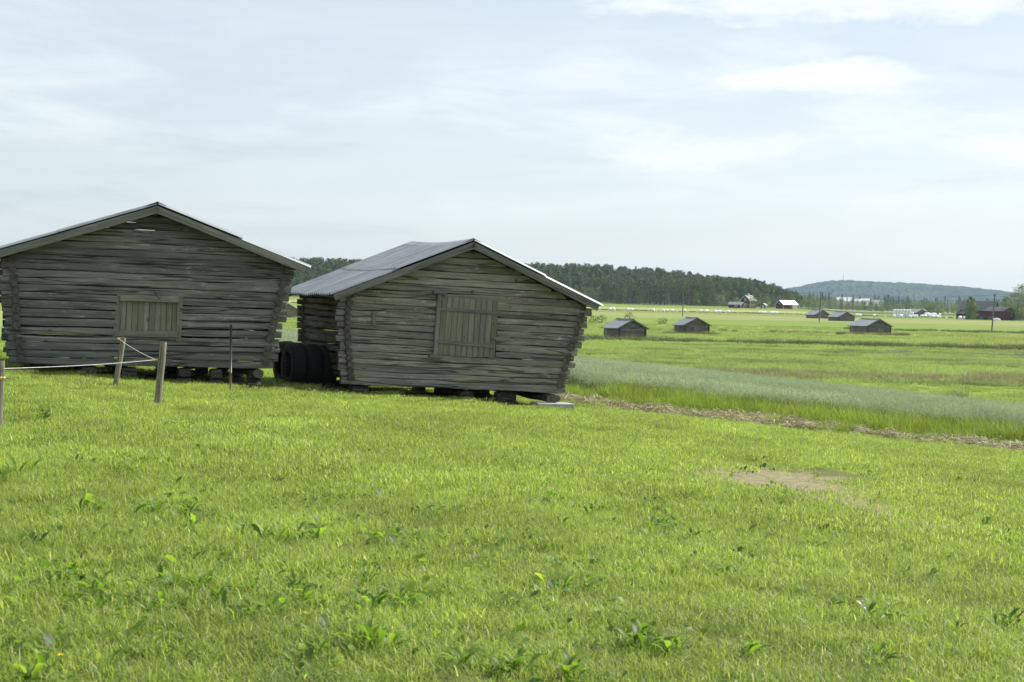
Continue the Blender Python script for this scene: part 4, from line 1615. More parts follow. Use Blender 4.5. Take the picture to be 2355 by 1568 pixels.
def weeds():
    rnd = random.Random(19)
    leaves = {}
    for kind, mt in (('dock', 'weed'), ('dandelion', 'weed'), ('pale', 'paleweed')):
        leaves[kind] = [leaf_mesh(rnd, 1.0, .15 if kind == 'dock' else .13, rnd.uniform(.55, 1.2), kind == 'dandelion', rnd.uniform(.1, 1), M[mt]) for _ in range(6)]

    special = {
        (85, 975): 'dark leafy weed clump below the fence post at the left picture edge',
        (1500, 1213): 'dark green dock clump in the middle of the lawn, right of centre',
        (1825, 1165): 'bright dandelion rosette just below the bare soil patch',
        (2030, 1420): 'weed with pale upturned leaves near the lower right corner',
        (915, 1390): 'single broad weed rosette low in the centre-left lawn',
        (1000, 1190): 'small dandelion rosette below the door of the right barn',
        (450, 1355): 'bright yellow-green lobed weed at the lower left',
        (660, 1250): 'spreading dock clump left of centre in the lawn',
        (225, 1370): 'dark shaded dock clump near the lower left corner',
        (2320, 1255): 'dark weed patch at the right picture edge',
        (1500, 1490): 'broad-leaved dock low in the picture, right of centre',
        (860, 1500): 'dandelion with pale leaf backs at the bottom, left of centre',
        (1935, 1262): 'weed with silvery crumpled leaves in the right lawn',
    }
    spots = [(85, 975, 10, .24), (115, 1020, 6, .17), (40, 1090, 8, .2), (5, 1105, 6, .2), (180, 1075, 7, .17), (330, 1070, 8, .18), (290, 1060, 5, .15), (430, 985, 6, .2), (405, 990, 5, .2), (460, 985, 5, .16),
             (550, 1008, 5, .2), (540, 1015, 4, .16), (450, 1042, 5, .16), (390, 1075, 5, .15), (560, 1020, 4, .14), (200, 1172, 6, .17), (225, 1178, 5, .15), (345, 1190, 8, .2), (365, 1195, 6, .19), (440, 1195, 8, .19), (480, 1200, 6, .16), (560, 1240, 7, .19),
             (610, 1245, 7, .17), (660, 1250, 9, .19), (690, 1245, 7, .18), (720, 1160, 5, .14), (1000, 1190, 8, .16), (1025, 1195, 5, .14), (1355, 1190, 7, .15), (1380, 1180, 5, .13), (1500, 1213, 13, .19), (1530, 1222, 9, .16), (1590, 1240, 6, .13), (1825, 1165, 12, .2), (1790, 1168, 6, .14),
             (1880, 1265, 7, .13), (1935, 1262, 9, .14), (2030, 1420, 9, .18), (2060, 1440, 7, .18), (2320, 1255, 11, .2), (2300, 1240, 8, .18), (2345, 1262, 8, .18), (2140, 1335, 7, .14), (2255, 1220, 4, .2), (2310, 1440, 8, .16), (2290, 1445, 6, .15), (1500, 1490, 9, .19), (1470, 1485, 6, .18), (1560, 1500, 8, .17), (225, 1370, 9, .17), (110, 1362, 7, .16), (135, 1355, 6, .14), (450, 1355, 8, .17),
             (475, 1362, 7, .15), (520, 1370, 5, .13), (340, 1420, 7, .14), (370, 1405, 6, .13), (915, 1390, 8, .16), (940, 1400, 6, .14), (860, 1500, 8, .19), (830, 1490, 5, .17), (540, 1440, 4, .17), (625, 1420, 5, .15), (1060, 1535, 8, .17), (1150, 1552, 8, .17), (1200, 1550, 6, .16), (1330, 1560, 7, .16), (250, 1545, 7, .15), (100, 1560, 7, .16), (2100, 1080, 7, .16), (2040, 1085, 6, .14), (2215, 1112, 8, .16), (2240, 1105, 5, .14),
             (1720, 1060, 7, .15), (1645, 1060, 5, .13), (1700, 1150, 5, .13), (2020, 1150, 7, .14), (1960, 1165, 6, .14), (2110, 1185, 6, .14), (2200, 1200, 6, .15), (1020, 1250, 4, .12), (1290, 1360, 5, .14), (1910, 1405, 6, .15), (1720, 1515, 6, .16), (2120, 1450, 5, .15), (700, 1390, 5, .13), (680, 1360, 5, .14), (2010, 1520, 6, .15), (1640, 1330, 5, .13), (1240, 1080, 5, .13), (960, 1020, 4, .12), (1180, 1040, 4, .11), (1880, 1100, 5, .12), (2180, 1290, 5, .13)]
    for (px, py, n, size) in spots:
        p = gpt(px, py)
        pale = (px, py) in ((2030, 1420), (1935, 1262), (860, 1500))
        kind = 'dock' if rnd.random() < .45 else 'dandelion'
        root = empty('weed_plant', p)
        if (px, py) in special:
            tag(root, special[(px, py)], 'weed', 'broad-leaved weeds in the lawn')
        else:
            col_ = ('below the log barn with the small hatch', 'below the log barn with the boarded door', 'below the oat field')[0 if px < 640 else (1 if px < 1320 else 2)]
            row_ = ('far up the lawn ', 'half way down the lawn ', 'low in the foreground ')[0 if py < 1130 else (1 if py < 1330 else 2)]
            tag(root, ('toothed-leaved' if kind == 'dandelion' else 'broad-leaved') + ' weed ' + row_ + col_, 'weed', 'broad-leaved weeds in the lawn')
        a0 = rnd.uniform(0, 6.28)
        nn = int(n * 1.7) + 2
        hearts = [(0, 0)] + [(rnd.gauss(0, size * .9), rnd.gauss(0, size * 1.1)) for _ in range(n // 4)]
        for k in range(nn):
            kk = 'pale' if pale and rnd.random() < .22 else (kind if rnd.random() < .8 else 'dandelion')
            o = link('leaf', rnd.choice(leaves[kk]), root)
            hx, hy = rnd.choice(hearts)
            a = a0 + k * 2.4 + rnd.uniform(-.4, .4)
            o.location = (hx + rnd.uniform(-.02, .02), hy + rnd.uniform(-.02, .02), ground(p.x + hx, p.y + hy) - p.z + .02)
            o.rotation_euler = (rnd.uniform(-.5, .5), -rnd.uniform(.05, .8), a)
            sc = size * rnd.uniform(.5, 1.05)
            o.scale = (sc, sc * rnd.uniform(.7, 1.2), sc)
    # clover heads: tiny balls on the grass tips
    mb = MB()
    ico = [(0, 0, 1), (.9, 0, .3), (.28, .85, .3), (-.73, .53, .3), (-.73, -.53, .3), (.28, -.85, .3), (0, 0, -.8)]
    fcs = [(0, 1, 2), (0, 2, 3), (0, 3, 4), (0, 4, 5), (0, 5, 1), (6, 2, 1), (6, 3, 2), (6, 4, 3), (6, 5, 4), (6, 1, 5)]
    spans = [(560, 885, 1180, 925, 120), (560, 880, 800, 900, 60), (1310, 940, 1900, 985, 90), (380, 850, 640, 885, 40), (30, 855, 380, 862, 14), (950, 905, 1280, 935, 50)]
    for (x0, y0, x1, y1, n) in spans:
        for _ in range(n):
            k = rnd.random()
            px = x0 + (x1 - x0) * k
            py = y0 + (y1 - y0) * k + rnd.gauss(0, 5) + 3
            p = gpt(px, py)
            if in_barn(p.x, p.y, .1):
                continue
            s = rnd.uniform(.009, .016)
            b = len(mb.v)
            for q in ico:
                mb.vert((p.x + q[0] * s, p.y + q[1] * s, p.z + .10 + q[2] * s))
            for f in fcs:
                mb.face([b + i for i in f])
    stuff(link('clover_flowers', mb.mesh('clover_flowers', M['clover'], True)), 'white clover heads dotted in the grass before the barns')
    # dandelion clocks
    for (px, py, h, lab) in ((1508, 992, .24, 'grey dandelion seed head in the lawn below the hay strip'), (2300, 1022, .30, 'grey dandelion seed head by the hay at the right edge')):
        p = gpt(px, py + 8)
        r = empty('dandelion_clock', p)
        tag(r, lab, 'seed head')
        mb = MB(); mb.tube([(0, 0, 0), (.01, 0, h * .5), (0, 0, h)], .003, 5)
        link('stem', mb.mesh('stem', M['tall']), r)
        mb = MB(); r2 = random.Random(px)
        for _ in range(160):
            z = r2.uniform(-1, 1); a = r2.uniform(0, 6.28); q = sqrt(1 - z * z)
            d = Vector((q * cos(a), q * sin(a), z)); t = d.orthogonal().normalized() * .007
            c = d * .03
            i = [mb.vert(c * .3), mb.vert(c + t), mb.vert(c - t)]
            mb.face(i)
        link('seeds', mb.mesh('seeds', M['seedhead']), r, (0, 0, h))
    # one yellow dandelion in the lower left corner
    p = gpt(140, 1545)
    r = empty('dandelion_flower', p)
    tag(r, 'single yellow dandelion flower in the lower left corner', 'flower')
    mb = MB(); mb.tube([(0, 0, 0), (0, 0, .075)], .003, 5)
    link('stem', mb.mesh('stem', M['tall']), r)
    mb = MB(); r2 = random.Random(9)
    for k in range(70):
        a = r2.uniform(0, 6.28); L = r2.uniform(.008, .021); el = r2.uniform(.05, .9)
        d = Vector((cos(a) * cos(el), sin(a) * cos(el), sin(el) * .5)) * L
        s = Vector((-sin(a), cos(a), 0)) * .0025
        i = [mb.vert(Vector((0, 0, 0)) - s), mb.vert(s), mb.vert(d + s), mb.vert(d - s)]
        mb.face(i)
    link('petals', mb.mesh('petals', M['yellow']), r, (0, 0, .075))
    # tall grass clump by the tyres, and a dry stalk in the hay
    for (px, py, lab, nm, mt, hh) in ((703, 884, 'tuft of long pale grass in front of the tyres', 'grass_tuft', 'tall', (.3, .6)), (1990, 1000, 'dark withered weed standing in the brown hay strip', 'withered_weed', 'rod', (.2, .45))):
        p = gpt(px, py)
        me = tuft_patch(px, .16, 26, hh[0], hh[1], .016, M[mt], (.2, 1.3), (.3, 1), .1, 4)
        o = link(nm, me, None, p); tag(o, lab, 'tuft')


weeds()

# ------------------------------------------------------------------ little barns on the plain


def small_barn(px, d, w, eave, ridge, L, th, label, rows=11, door=None, lean=.0, zoff=0.0, roofmat='zinc', wallmat='log_b', seed=0):
    rnd = random.Random(int(px) + seed)
    x = (px - 1177) / 3234 * d
    root = empty('field_barn', (x, d, ground(x, d) + zoff), th)
    tag(root, label, 'barn', 'small grey barns out on the plain')
    hw = w / 2

    def wall(name, p0, p1, tri):
        mb = MB()
        p0, p1 = Vector(p0), Vector(p1)
        dirv = (p1 - p0).normalized(); nv = Vector((dirv.y, -dirv.x, 0))
        hgt = eave / rows
        n = rows + (int((ridge - eave) / hgt) if tri else 0)
        for i in range(n):
            z0, z1 = i * hgt, (i + 1) * hgt * .999
            fl = lean * (min(z0, eave) / eave)
            a, b = -.18 - fl - rnd.uniform(0, .08), (p1 - p0).length + .18 + fl + rnd.uniform(0, .08)
            if z0 >= eave - .01:
                k = (z1 - eave) / (ridge - eave)
                a, b = (p1 - p0).length / 2 * k - lean * (1 - k), (p1 - p0).length * (1 - k / 2) + lean * (1 - k)
            t = .07
            q = [(z0 + .01, .0), (z0 + hgt * .18, t), (z0 + hgt * .82, t), (z1 - .01, .0)]
            ring0 = [mb.vert(p0 + dirv * a + nv * o + Vector((0, 0, z)) - nv * lean * 0) for z, o in q]
            ring1 = [mb.vert(p0 + dirv * b + nv * o + Vector((0, 0, z))) for z, o in q]
            back0 = mb.vert(p0 + dirv * a - nv * .08 + Vector((0, 0, (z0 + z1) / 2))); back1 = mb.vert(p0 + dirv * b - nv * .08 + Vector((0, 0, (z0 + z1) / 2)))
            for k in range(3):
                mb.face((ring0[k], ring1[k], ring1[k + 1], ring0[k + 1]))
            mb.face(ring0 + [back0]); mb.face([back1] + ring1[::-1])
            mb.face((ring0[3], ring1[3], back1, back0)); mb.face((ring1[0], ring0[0], back0, back1))
        return stuff(link(name, mb.mesh(name, M[wallmat]), root))
    wall('front_wall', (-hw, 0, 0), (hw, 0, 0), True)
    wall('rear_wall', (hw, L, 0), (-hw, L, 0), True)
    wall('side_wall', (-hw - lean * .6, L, 0), (-hw - lean * .6, 0, 0), False)
    wall('side_wall', (hw + lean * .6, 0, 0), (hw + lean * .6, L, 0), False)
    oh, of = .45 + lean, .35
    sl = (ridge - eave) / hw
    for s in (-1, 1):
        mb = MB(); rows_ = []
        ny = 24
        for i in (0, 1):
            xx = s * (hw + oh) * i
            zz = ridge + .12 - sl * abs(xx)
            rows_.append([mb.vert((xx, -of + (L + 2 * of) * j / ny, zz + (.02 if j % 2 else 0) - .06 * sin(pi * j / ny))) for j in range(ny + 1)])
        for j in range(ny):
            mb.face((rows_[0][j], rows_[0][j + 1], rows_[1][j + 1], rows_[1][j]))
        link('roof_slope', mb.mesh('roof_slope', M[roofmat]), root)
        for y in (-of - .02, L + of + .02):
            board(root, 'rake_board', (0, y, ridge + .02), (s * (hw + oh - .04), y, ridge + .02 - sl * (hw + oh - .04)), .2, .04, M['board'], rnd=rnd, seg=2)
    mb = MB()
    mb.box((0, L / 2, ridge + .15), (.3, L + 2 * of, .05))
    link('ridge_cap', mb.mesh('ridge_cap', M[roofmat]), root)
    for s in (-1, 1):
        mb = MB()
        for i in range(rows):
            z = (i + .5) * eave / rows
            xx = s * (hw - .0 + lean * (z / eave))
            mb.tube([(xx, -.3 - rnd.uniform(0, .08), z), (xx, .1, z)], .1, 7)
        stuff(link('corner_ends', mb.mesh('corner_ends', M['end']), root))
    if door:
        a, b, z1 = door
        n = 6
        dr = empty('door', (0, 0, 0)); dr.parent = root
        for k in range(n):
            xx = a + (b - a) * (k + .5) / n
            mb = MB(); mb.box((xx, -.12, z1 / 2), ((b - a) / n * .94, .05, z1))
            link('door_plank', mb.mesh('door_plank', M['plank']), dr)
        mb = MB()
        mb.box((a - .06, -.13, z1 / 2), (.1, .08, z1 + .1)); mb.box((b + .06, -.13, z1 / 2), (.1, .08, z1 + .1)); mb.box(((a + b) / 2, -.13, z1 + .06), (b - a + .22, .08, .1))
        link('door_frame', mb.mesh('door_frame', M['board']), dr)
    return root


small_barn(1452, 187, 4.0, 1.75, 2.75, 3.6, radians(26), 'small grey barn nearest the right log barn, without a door in its gable', 10)
small_barn(1600, 231, 4.4, 1.6, 2.65, 3.2, radians(20), 'small grey barn with a pale plank door, in front of the forest', 9, (-.4, .55, 1.25))
small_barn(2019, 259, 5.0, 1.75, 2.85, 4.8, radians(24), 'small grey barn standing alone in the middle of the right-hand meadow', 9, (-.1, .9, 1.2), .12)
small_barn(1944, 468, 5.9, 1.6, 3.0, 5.2, radians(26), 'weathered small barn beside the second power pole with a patchy roof', 8, None, .35)
small_barn(1889, 535, 6.2, 1.6, 3.2, 5.8, radians(22), 'smooth-roofed small barn behind the power pole, furthest left of the far pair', 8, None, .3)
small_barn(660, 300, 4.4, 1.7, 2.9, 4.0, radians(21), 'small grey barn glimpsed in the gap between the two log barns', 9)

# ------------------------------------------------------------------ bales


def bales():
    rnd = random.Random(8)
    mb = MB()
    prof = [(.0, -.62), (.40, -.62), (.56, -.60), (.63, -.52), (.65, -.35), (.66, 0), (.65, .35), (.63, .52), (.56, .60), (.40, .62), (.0, .62)]
    mb.lathe(prof, 18, 'x')
    me = mb.mesh('bale', M['white_wrap'], True)

    def bale(p, rz, ry, sc, label, group):
        o = link('wrapped_bale', me, None, p, (rnd.uniform(0, 6), ry, rz))
        o.scale = (sc, sc, sc)
        tag(o, label, 'bale', group)
    d0 = 690
    for px in (1400, 1408.5, 1442, 1451, 1500, 1523, 1531, 1543, 1572, 1609, 1622, 1643, 1652, 1672, 1745, 1750, 1757, 1771, 1778, 1783, 1968, 1975, 2008, 2054, 2069, 2090, 2098.5, 2105, 2142, 2205, 2215, 2228, 2300, 2307):
        low = 0 if px < 1560 else 0
        d = d0 + rnd.uniform(-8, 8) if px < 1900 else 660 + rnd.uniform(-14, 10)
        x = (px - 1177) / 3234 * d
        bale(Vector((x, d, ground(x, d) + .70)), rnd.uniform(-.5, .5), 0, rnd.uniform(1.02, 1.28), 'white wrapped bale in the long far row, ' + ('just right of the tin roof' if px < 1480 else 'left of the second pole' if px < 1572 else 'right of the second pole' if px < 1690 else 'below the two-storey house' if px < 1800 else 'left of the tall stack' if px < 2040 else 'under the tall stack' if px < 2120 else 'in front of the red farm'), 'bales in the long row')
    # tall stack
    for k, px in enumerate((2054, 2061, 2068, 2075, 2082, 2089, 2095)):
        for lev in range(3):
            for dep in range(2):
                d = 680 + dep * 1.4
                x = (px - 1177) / 3234 * d
                if px == 2095 and lev == 2:
                    continue
                sc = 1.08
                bale(Vector((x, d, ground(x, d) + .66 + lev * 1.28)), 0, pi / 2, sc, ('bottom', 'middle', 'top')[lev] + ' bale of the ' + ('left end', 'second', 'third', 'fourth', 'fifth', 'sixth', 'right end')[k] + ' column, ' + ('front', 'rear')[dep] + ' of the tall white bale stack', 'bales in the tall stack')
    # heap
    for k in range(26):
        px = 2112 + rnd.uniform(0, 48)
        lev = 0 if k < 16 else 1
        d = 720 + rnd.uniform(-6, 6)
        x = (px - 1177) / 3234 * d
        bale(Vector((x, d, ground(x, d) + .6 + lev * 1.0)), rnd.uniform(0, 3.1), rnd.uniform(-.5, .5), rnd.uniform(.9, 1.15), 'white wrapped bale tumbled in the loose heap in front of the grey sheds', 'bales in the loose heap')


bales()

# ------------------------------------------------------------------ farm buildings


def building(name, label, p, rz, w, L, eave, ridge, wallm, roofm, cat='barn', windows=(), door=None, over=.4, chimney=False, trim=False, split=None):
    """gable house; gable (w wide) faces -y, length L runs along +y"""
    root = empty(name, p, rz)
    tag(root, label, cat)
    hw = w / 2
    mb = MB()
    f = [(-hw, 0, 0), (hw, 0, 0), (hw, 0, eave), (0, 0, ridge), (-hw, 0, eave)]
    a = [mb.vert(q) for q in f]; b = [mb.vert((q[0], L, q[2])) for q in f]
    mb.face(a); mb.face(b[::-1])
    for k in range(5):
        if k in (2, 3):
            continue
        mb.face((a[k], b[k], b[(k + 1) % 5], a[(k + 1) % 5]))
    # upright cover battens
    n = int(w / .6)
    for i in range(1, n):
        x = -hw + w * i / n
        top = eave + (ridge - eave) * (1 - abs(x) / hw) - .1
        mb.box((x, -.015, top / 2), (.06, .03, top))
    n = int(L / .7)
    for i in range(1, n):
        mb.box((hw + .015, L * i / n, eave / 2), (.03, .06, eave)); mb.box((-hw - .015, L * i / n, eave / 2), (.03, .06, eave))
    link('wall', mb.mesh('wall', M[wallm]), root)
    sl = (ridge - eave) / hw
    for s in (-1, 1):
        mb = MB()
        x1 = s * (hw + over); z1 = ridge - sl * abs(x1)
        for (y0, y1) in ((-over, L + over),):
            i = [mb.vert(q) for q in ((0, y0, ridge + .02), (x1, y0, z1 + .02), (x1, y1, z1 + .02), (0, y1, ridge + .02), (0, y0, ridge + .14), (x1, y0, z1 + .14), (x1, y1, z1 + .14), (0, y1, ridge + .14))]
            mb.face((i[0], i[1], i[2], i[3])); mb.face((i[7], i[6], i[5], i[4])); mb.face((i[0], i[4], i[5], i[1])); mb.face((i[1], i[5], i[6], i[2])); mb.face((i[2], i[6], i[7], i[3]))
            nr = int((y1 - y0) / .8)
            for k in range(nr):                   # standing seams
                y = y0 + (y1 - y0) * (k + .5) / nr
                mb.tube([(0, y, ridge + .15), (x1, y, z1 + .15)], .03, 4)
        link('roof', mb.mesh('roof', M[roofm]), root)
    for (side, u, z, ww, hh) in windows:
        if side == 'f':
            c, dx, dy = Vector((u, -.05, z)), Vector((1, 0, 0)), Vector((0, -1, 0))
        elif side == 'r':
            c, dx, dy = Vector((hw + .05, u, z)), Vector((0, 1, 0)), Vector((1, 0, 0))
        else:
            c, dx, dy = Vector((-hw - .05, u, z)), Vector((0, -1, 0)), Vector((-1, 0, 0))
        mt = Matrix((dx, dy, (0, 0, 1))).transposed()
        mb = MB()
        for (q, dd) in (((-ww / 2, 0, 0), (.14, .08, hh + .14)), ((ww / 2, 0, 0), (.14, .08, hh + .14)), ((0, 0, hh / 2), (ww, .07, .14)), ((0, 0, -hh / 2), (ww, .07, .14)), ((0, 0, 0), (.07, .06, hh)), ((0, 0, hh * .15), (ww, .05, .06))):
            mb.box(c + mt @ Vector(q), dd, 0, mt)
        fr = link('window', mb.mesh('window_frame', M['white']), root)
        mb = MB(); mb.box(c - dy * .03, (ww, .02, hh), 0, mt)
        link('pane', mb.mesh('pane', M['glass']), fr)
    if door:
        (side, u, ww, hh, dm) = door
        mb = MB()
        if side == 'r':
            mb.box((hw + .06, u, hh / 2), (.06, ww, hh))
        elif side == 'f':
            mb.box((u, -.06, hh / 2), (ww, .06, hh))
        link('door', mb.mesh('door', M[dm]), root)
    if trim:
        for x in (-hw, hw):
            mb = MB(); mb.box((x, -.04, eave / 2), (.2, .1, eave))
            link('corner_board', mb.mesh('corner_board', M['white']), root)
        for s in (-1, 1):
            board(root, 'barge_board', (0, -over - .03, ridge - .02), (s * (hw + over), -over - .03, ridge - .02 - sl * (hw + over)), .22, .05, M['white'], seg=2)
    if chimney:
        mb = MB(); mb.box((.6, L * .35, ridge + .45), (.7, .7, 1.3))
        link('chimney', mb.mesh('chimney', M['white']), root)
    if split:
        (y0, y1) = split
        mb = MB(); mb.box((hw + .035, (y0 + y1) / 2, eave / 2), (.04, y1 - y0, eave - .1))
        link('whitewashed_wall', mb.mesh('whitewashed_wall', M['white']), root)
    return root


def farms():
    def P(px, d, dz=0.0):
        x = (px - 1177) / 3234 * d
        return Vector((x, d, ground(x, d) + dz))
    # forest edge farm
    building('farm_house', 'dark red two-storey house with white window frames at the forest edge', P(1711, 850), radians(-35), 6.6, 8.5, 4.6, 7.6, 'red', 'greyroof', 'house',
             (('f', 0, 5.0, 1.1, 1.5), ('f', 0, 1.7, 1.2, 1.7), ('r', 2.5, 1.7, 1.1, 1.4), ('r', 5.5, 1.7, 1.1, 1.4), ('r', 2.5, 4.0, 1, 1), ('r', 5.5, 4.0, 1, 1)), None, .5, True, True)
    building('outbuilding', 'low dark red outbuilding left of the two-storey house', P(1704, 838), radians(55), 4.2, 8.0, 2.2, 3.5, 'red', 'greyroof', 'shed', (('l', 3.0, 1.3, 1.6, .9),), ('f', 0, 1.8, 1.9, 'red'), .5, False, True)
    building('white_roof_barn', 'dark red barn with bright sheet roof and white end right of the two-storey house', P(1790, 850), radians(-52), 6.0, 13.0, 2.7, 5.0, 'red', 'ltroof', 'barn', (('r', 9.7, 1.4, .9, 1.3), ('f', 0, 3.0, .6, .6)), ('r', 7.0, 1.6, 2.3, 'greywood'), .5, False, True, (8.2, 12.6))
    building('garden_shed', 'tiny pale garden shed between the house and the bright-roofed barn', P(1752, 845), radians(-30), 3.0, 3.0, 2.0, 2.9, 'greywood', 'ltroof', 'shed', (('r', 1.5, 1.2, 1.0, 1.2),), ('f', 0, 1.0, 1.8, 'white'), .3)
    # big farm at the right
    building('farm_barn', 'large dark red barn with steep dark roof at the right farm', P(2287, 664), radians(60), 11.0, 15.0, 4.4, 8.6, 'red', 'dkroof', 'barn', (), ('r', 5, 3.0, 3.0, 'red'), .6)
    building('barn_annexe', 'lower dark red annexe in front of the large barn, with pale corner boards', P(2318, 642), radians(36), 9.0, 10.0, 4.2, 6.0, 'red', 'dkroof', 'barn', (), ('l', 0, 1, 1, 'red'), .5)
    building('lean_to', 'small dark red lean-to left of the large barn behind the tree', P(2226, 662), radians(20), 5.5, 6.0, 2.6, 4.0, 'red', 'dkroof', 'shed', (), None, .4)
    building('long_shed', 'low dark shed beyond the annexe at the right picture edge', P(2349, 668), radians(20), 7.5, 8.0, 2.6, 3.2, 'greywood', 'dkroof', 'shed', (), None, .3)
    building('grey_shed', 'low grey board shed directly right of the tall bale stack', P(2117, 790), radians(24), 8.0, 10, 1.9, 3.9, 'greywood', 'greyroof', 'shed', (), None, .4)
    building('grey_shed', 'low grey board shed behind the loose bale heap', P(2151, 800), radians(34), 9.0, 12, 1.9, 3.9, 'greywood', 'greyroof', 'shed', (), None, .4)
    # pale boards leaning along the farmyard, an old fence and a plastic cover
    for px, w in ((2229, 4.5), (2240, 4.5), (2257, 5.5), (2270, 4.0)):
        p = P(px, 640)
        root = empty('board_fence', p)
        tag(root, 'weathered board fence along the front of the red farmyard', 'fence', 'board fences of the farmyard')
        for k in range(int(w / .3)):
            mb = MB(); mb.box((0, 0, .8), (.24, .05, 1.7 + R.uniform(-.1, .1)))
            link('fence_board', mb.mesh('fence_board', M['greywood']), root, (-w / 2 + k * .3, 0, 0))
    mb = MB()
    mb.lathe([(1.9, 0), (1.8, .7), (1.2, 1.2), (.0, 1.35)], 14)
    o = link('covered_heap', mb.mesh('covered_heap', M['white_wrap'], True), None, P(2289, 634)); o.scale = (1, .8, .8)
    tag(o, 'pale plastic covered heap in front of the red annexe', 'heap')
    # white buildings of the far village
    for (px, d, w, L, e, r, lab) in ((1958, 1500, 9, 17, 6.2, 8.6, 'long white building among the far trees, leftmost of the village'),
                                     (1976, 1480, 8, 18, 5.0, 7.0, 'white low hall with bright roof among the far trees'),
                                     (1996, 1520, 8, 14, 6.2, 8.0, 'pale grey building right of the white hall among the far trees'),
                                     (2028, 1520, 8, 13, 5.0, 7.0, 'pale low house furthest right in the far village')):
        building('village_building', lab, P(px, d, 4.5), radians(75), w, L, e, r, 'white', 'ltroof' if px < 2000 else 'greyroof', 'building', (('r', 4, 3, 1.2, 1.4), ('r', 9, 3, 1.2, 1.4), ('l', 4, 3, 1.2, 1.4), ('l', 9, 3, 1.2, 1.4)))


farms()


def power_line():
    tops = []
    data = [((1343.5, 655), 1341, 565, 'power pole showing above the roof edge of the right log barn'),
            ((1571, 660), 1568, 490, 'power pole standing before the forest, beyond the plank-door barn'),
            ((1887, 671), 1882, 412, 'power pole in front of the smooth-roofed far barn'),
            ((2287, 676), 2279, 304, 'tall leaning power pole in front of the red farm')]
    for (tp, bx, d, lab) in data:
        x = (bx - 1177) / 3234 * d
        b = Vector((x, d, ground(x, d)))
        t = at_depth(tp[0], tp[1], d)
        root = empty('power_pole', b)
        tag(root, lab, 'power pole', 'power poles across the plain')
        v = t - b
        mb = MB(); mb.tube([Vector((0, 0, -.3)), v * .5, v], [.19, .16, .125], 8)
        link('pole', mb.mesh('pole', M['pole'], True), root)
        ins = []
        for k, (s, f) in enumerate(((-1, .96), (1, .985), (-1, .86))):
            p = v * f + Vector((s * .28, 0, 0))
            mb = MB(); mb.tube([v * f, p], .022, 5); mb.lathe([(.0, -.07), (.06, -.06), (.06, .06), (.0, .07)], 8)
            me = mb.mesh('bracket', M['wire'])
            nn = len(mb.v) - 32
            for q in range(nn, len(mb.v)):
                me.vertices[q].co += p
            link('bracket', me, root)
            ins.append(b + p)
        tops.append(ins)
    ext = Vector((60, -110, 1.0))
    tops.append([p + ext for p in tops[-1]])
    for k in range(3):
        mb = MB(); pts = []
        for A, B in zip(tops, tops[1:]):
            for j in range(12):
                s = j / 12
                pts.append(A[k].lerp(B[k], s) - Vector((0, 0, 3.2 * s * (1 - s))))
        pts.append(tops[-1][k])
        mb.tube(pts, .013, 4)
        o = link('power_wire', mb.mesh('power_wire', M['wire']))
        tag(o, ('upper', 'topmost', 'lowest')[k] + ' thin wire slung between the power poles', 'wire', 'wires of the power line')


power_line()

# ------------------------------------------------------------------ trees


def conifer(seed, h, kind, nface=420):
    rnd = random.Random(seed)
    tr, cr = MB(), MB()
    lean = rnd.uniform(-.02, .02)
    pts = [(lean * h * k, 0, h * k) for k in (-.02, .3, .6, .97)]
    tr.tube(pts, [h * .012, h * .010, h * .007, .02], 6)

    def clump(c, s, n, flat=.5, drop=0.0):
        tint = min(1, max(0, rnd.gauss(.5, .22)))
        for _ in range(n):
            d = Vector((rnd.gauss(0, 1), rnd.gauss(0, 1), rnd.gauss(0, 1) * flat)) * s * .55
            p = c + d
            ax = Vector((rnd.gauss(0, 1), rnd.gauss(0, 1), rnd.gauss(0, .6) - drop)).normalized()
            bx = ax.orthogonal().normalized()
            bx.rotate(Matrix.Rotation(rnd.uniform(0, 6.28), 3, ax))
            q = rnd.uniform(.24, .5) * h / 16
            t = min(1, max(0, tint + rnd.uniform(-.2, .2)))
            i = [cr.vert(p - ax * q * .8 - bx * q * .55, t), cr.vert(p + bx * q * .8, t), cr.vert(p + ax * q * 1.2, t)]
            cr.face(i)
    if kind == 'pine':
        base = rnd.uniform(.38, .55)
        nl = 34
        for k in range(nl):
            f = base + (1 - base) * (k + rnd.random()) / nl
            u = (f - base) / (1 - base)
            rad = h * .155 * (sin(pi * min(1, .22 + u * .72)) ** .8) * rnd.uniform(.35, 1.15)
            a = rnd.uniform(0, 6.28)
            c = Vector((lean * h * f + rad * cos(a), rad * sin(a), h * f + rad * .18))
            tr.tube([(lean * h * f, 0, h * f - rad * .2), c], [h * .0035, h * .0015], 3, cap=False)
            clump(c, h * .062 * rnd.uniform(.7, 1.25), nface // nl, .55)
        clump(Vector((lean * h, 0, h * .97)), h * .05, 12, .7)
    else:
        nl = 42
        for k in range(nl):
            u = (k + rnd.random()) / nl
            f = .10 + .9 * u
            rad = h * .145 * (1 - u) ** .85 * rnd.uniform(.6, 1.12) + h * .006
            a = k * 2.4 + rnd.uniform(-.4, .4)
            c = Vector((lean * h * f + rad * .72 * cos(a), rad * .72 * sin(a), h * f - rad * .18))
            clump(c, h * .052 * (1.12 - u * .8), nface // nl, .45, .5)
    return tr.mesh('trunk', M['trunk']), cr.mesh('crown', M[kind])


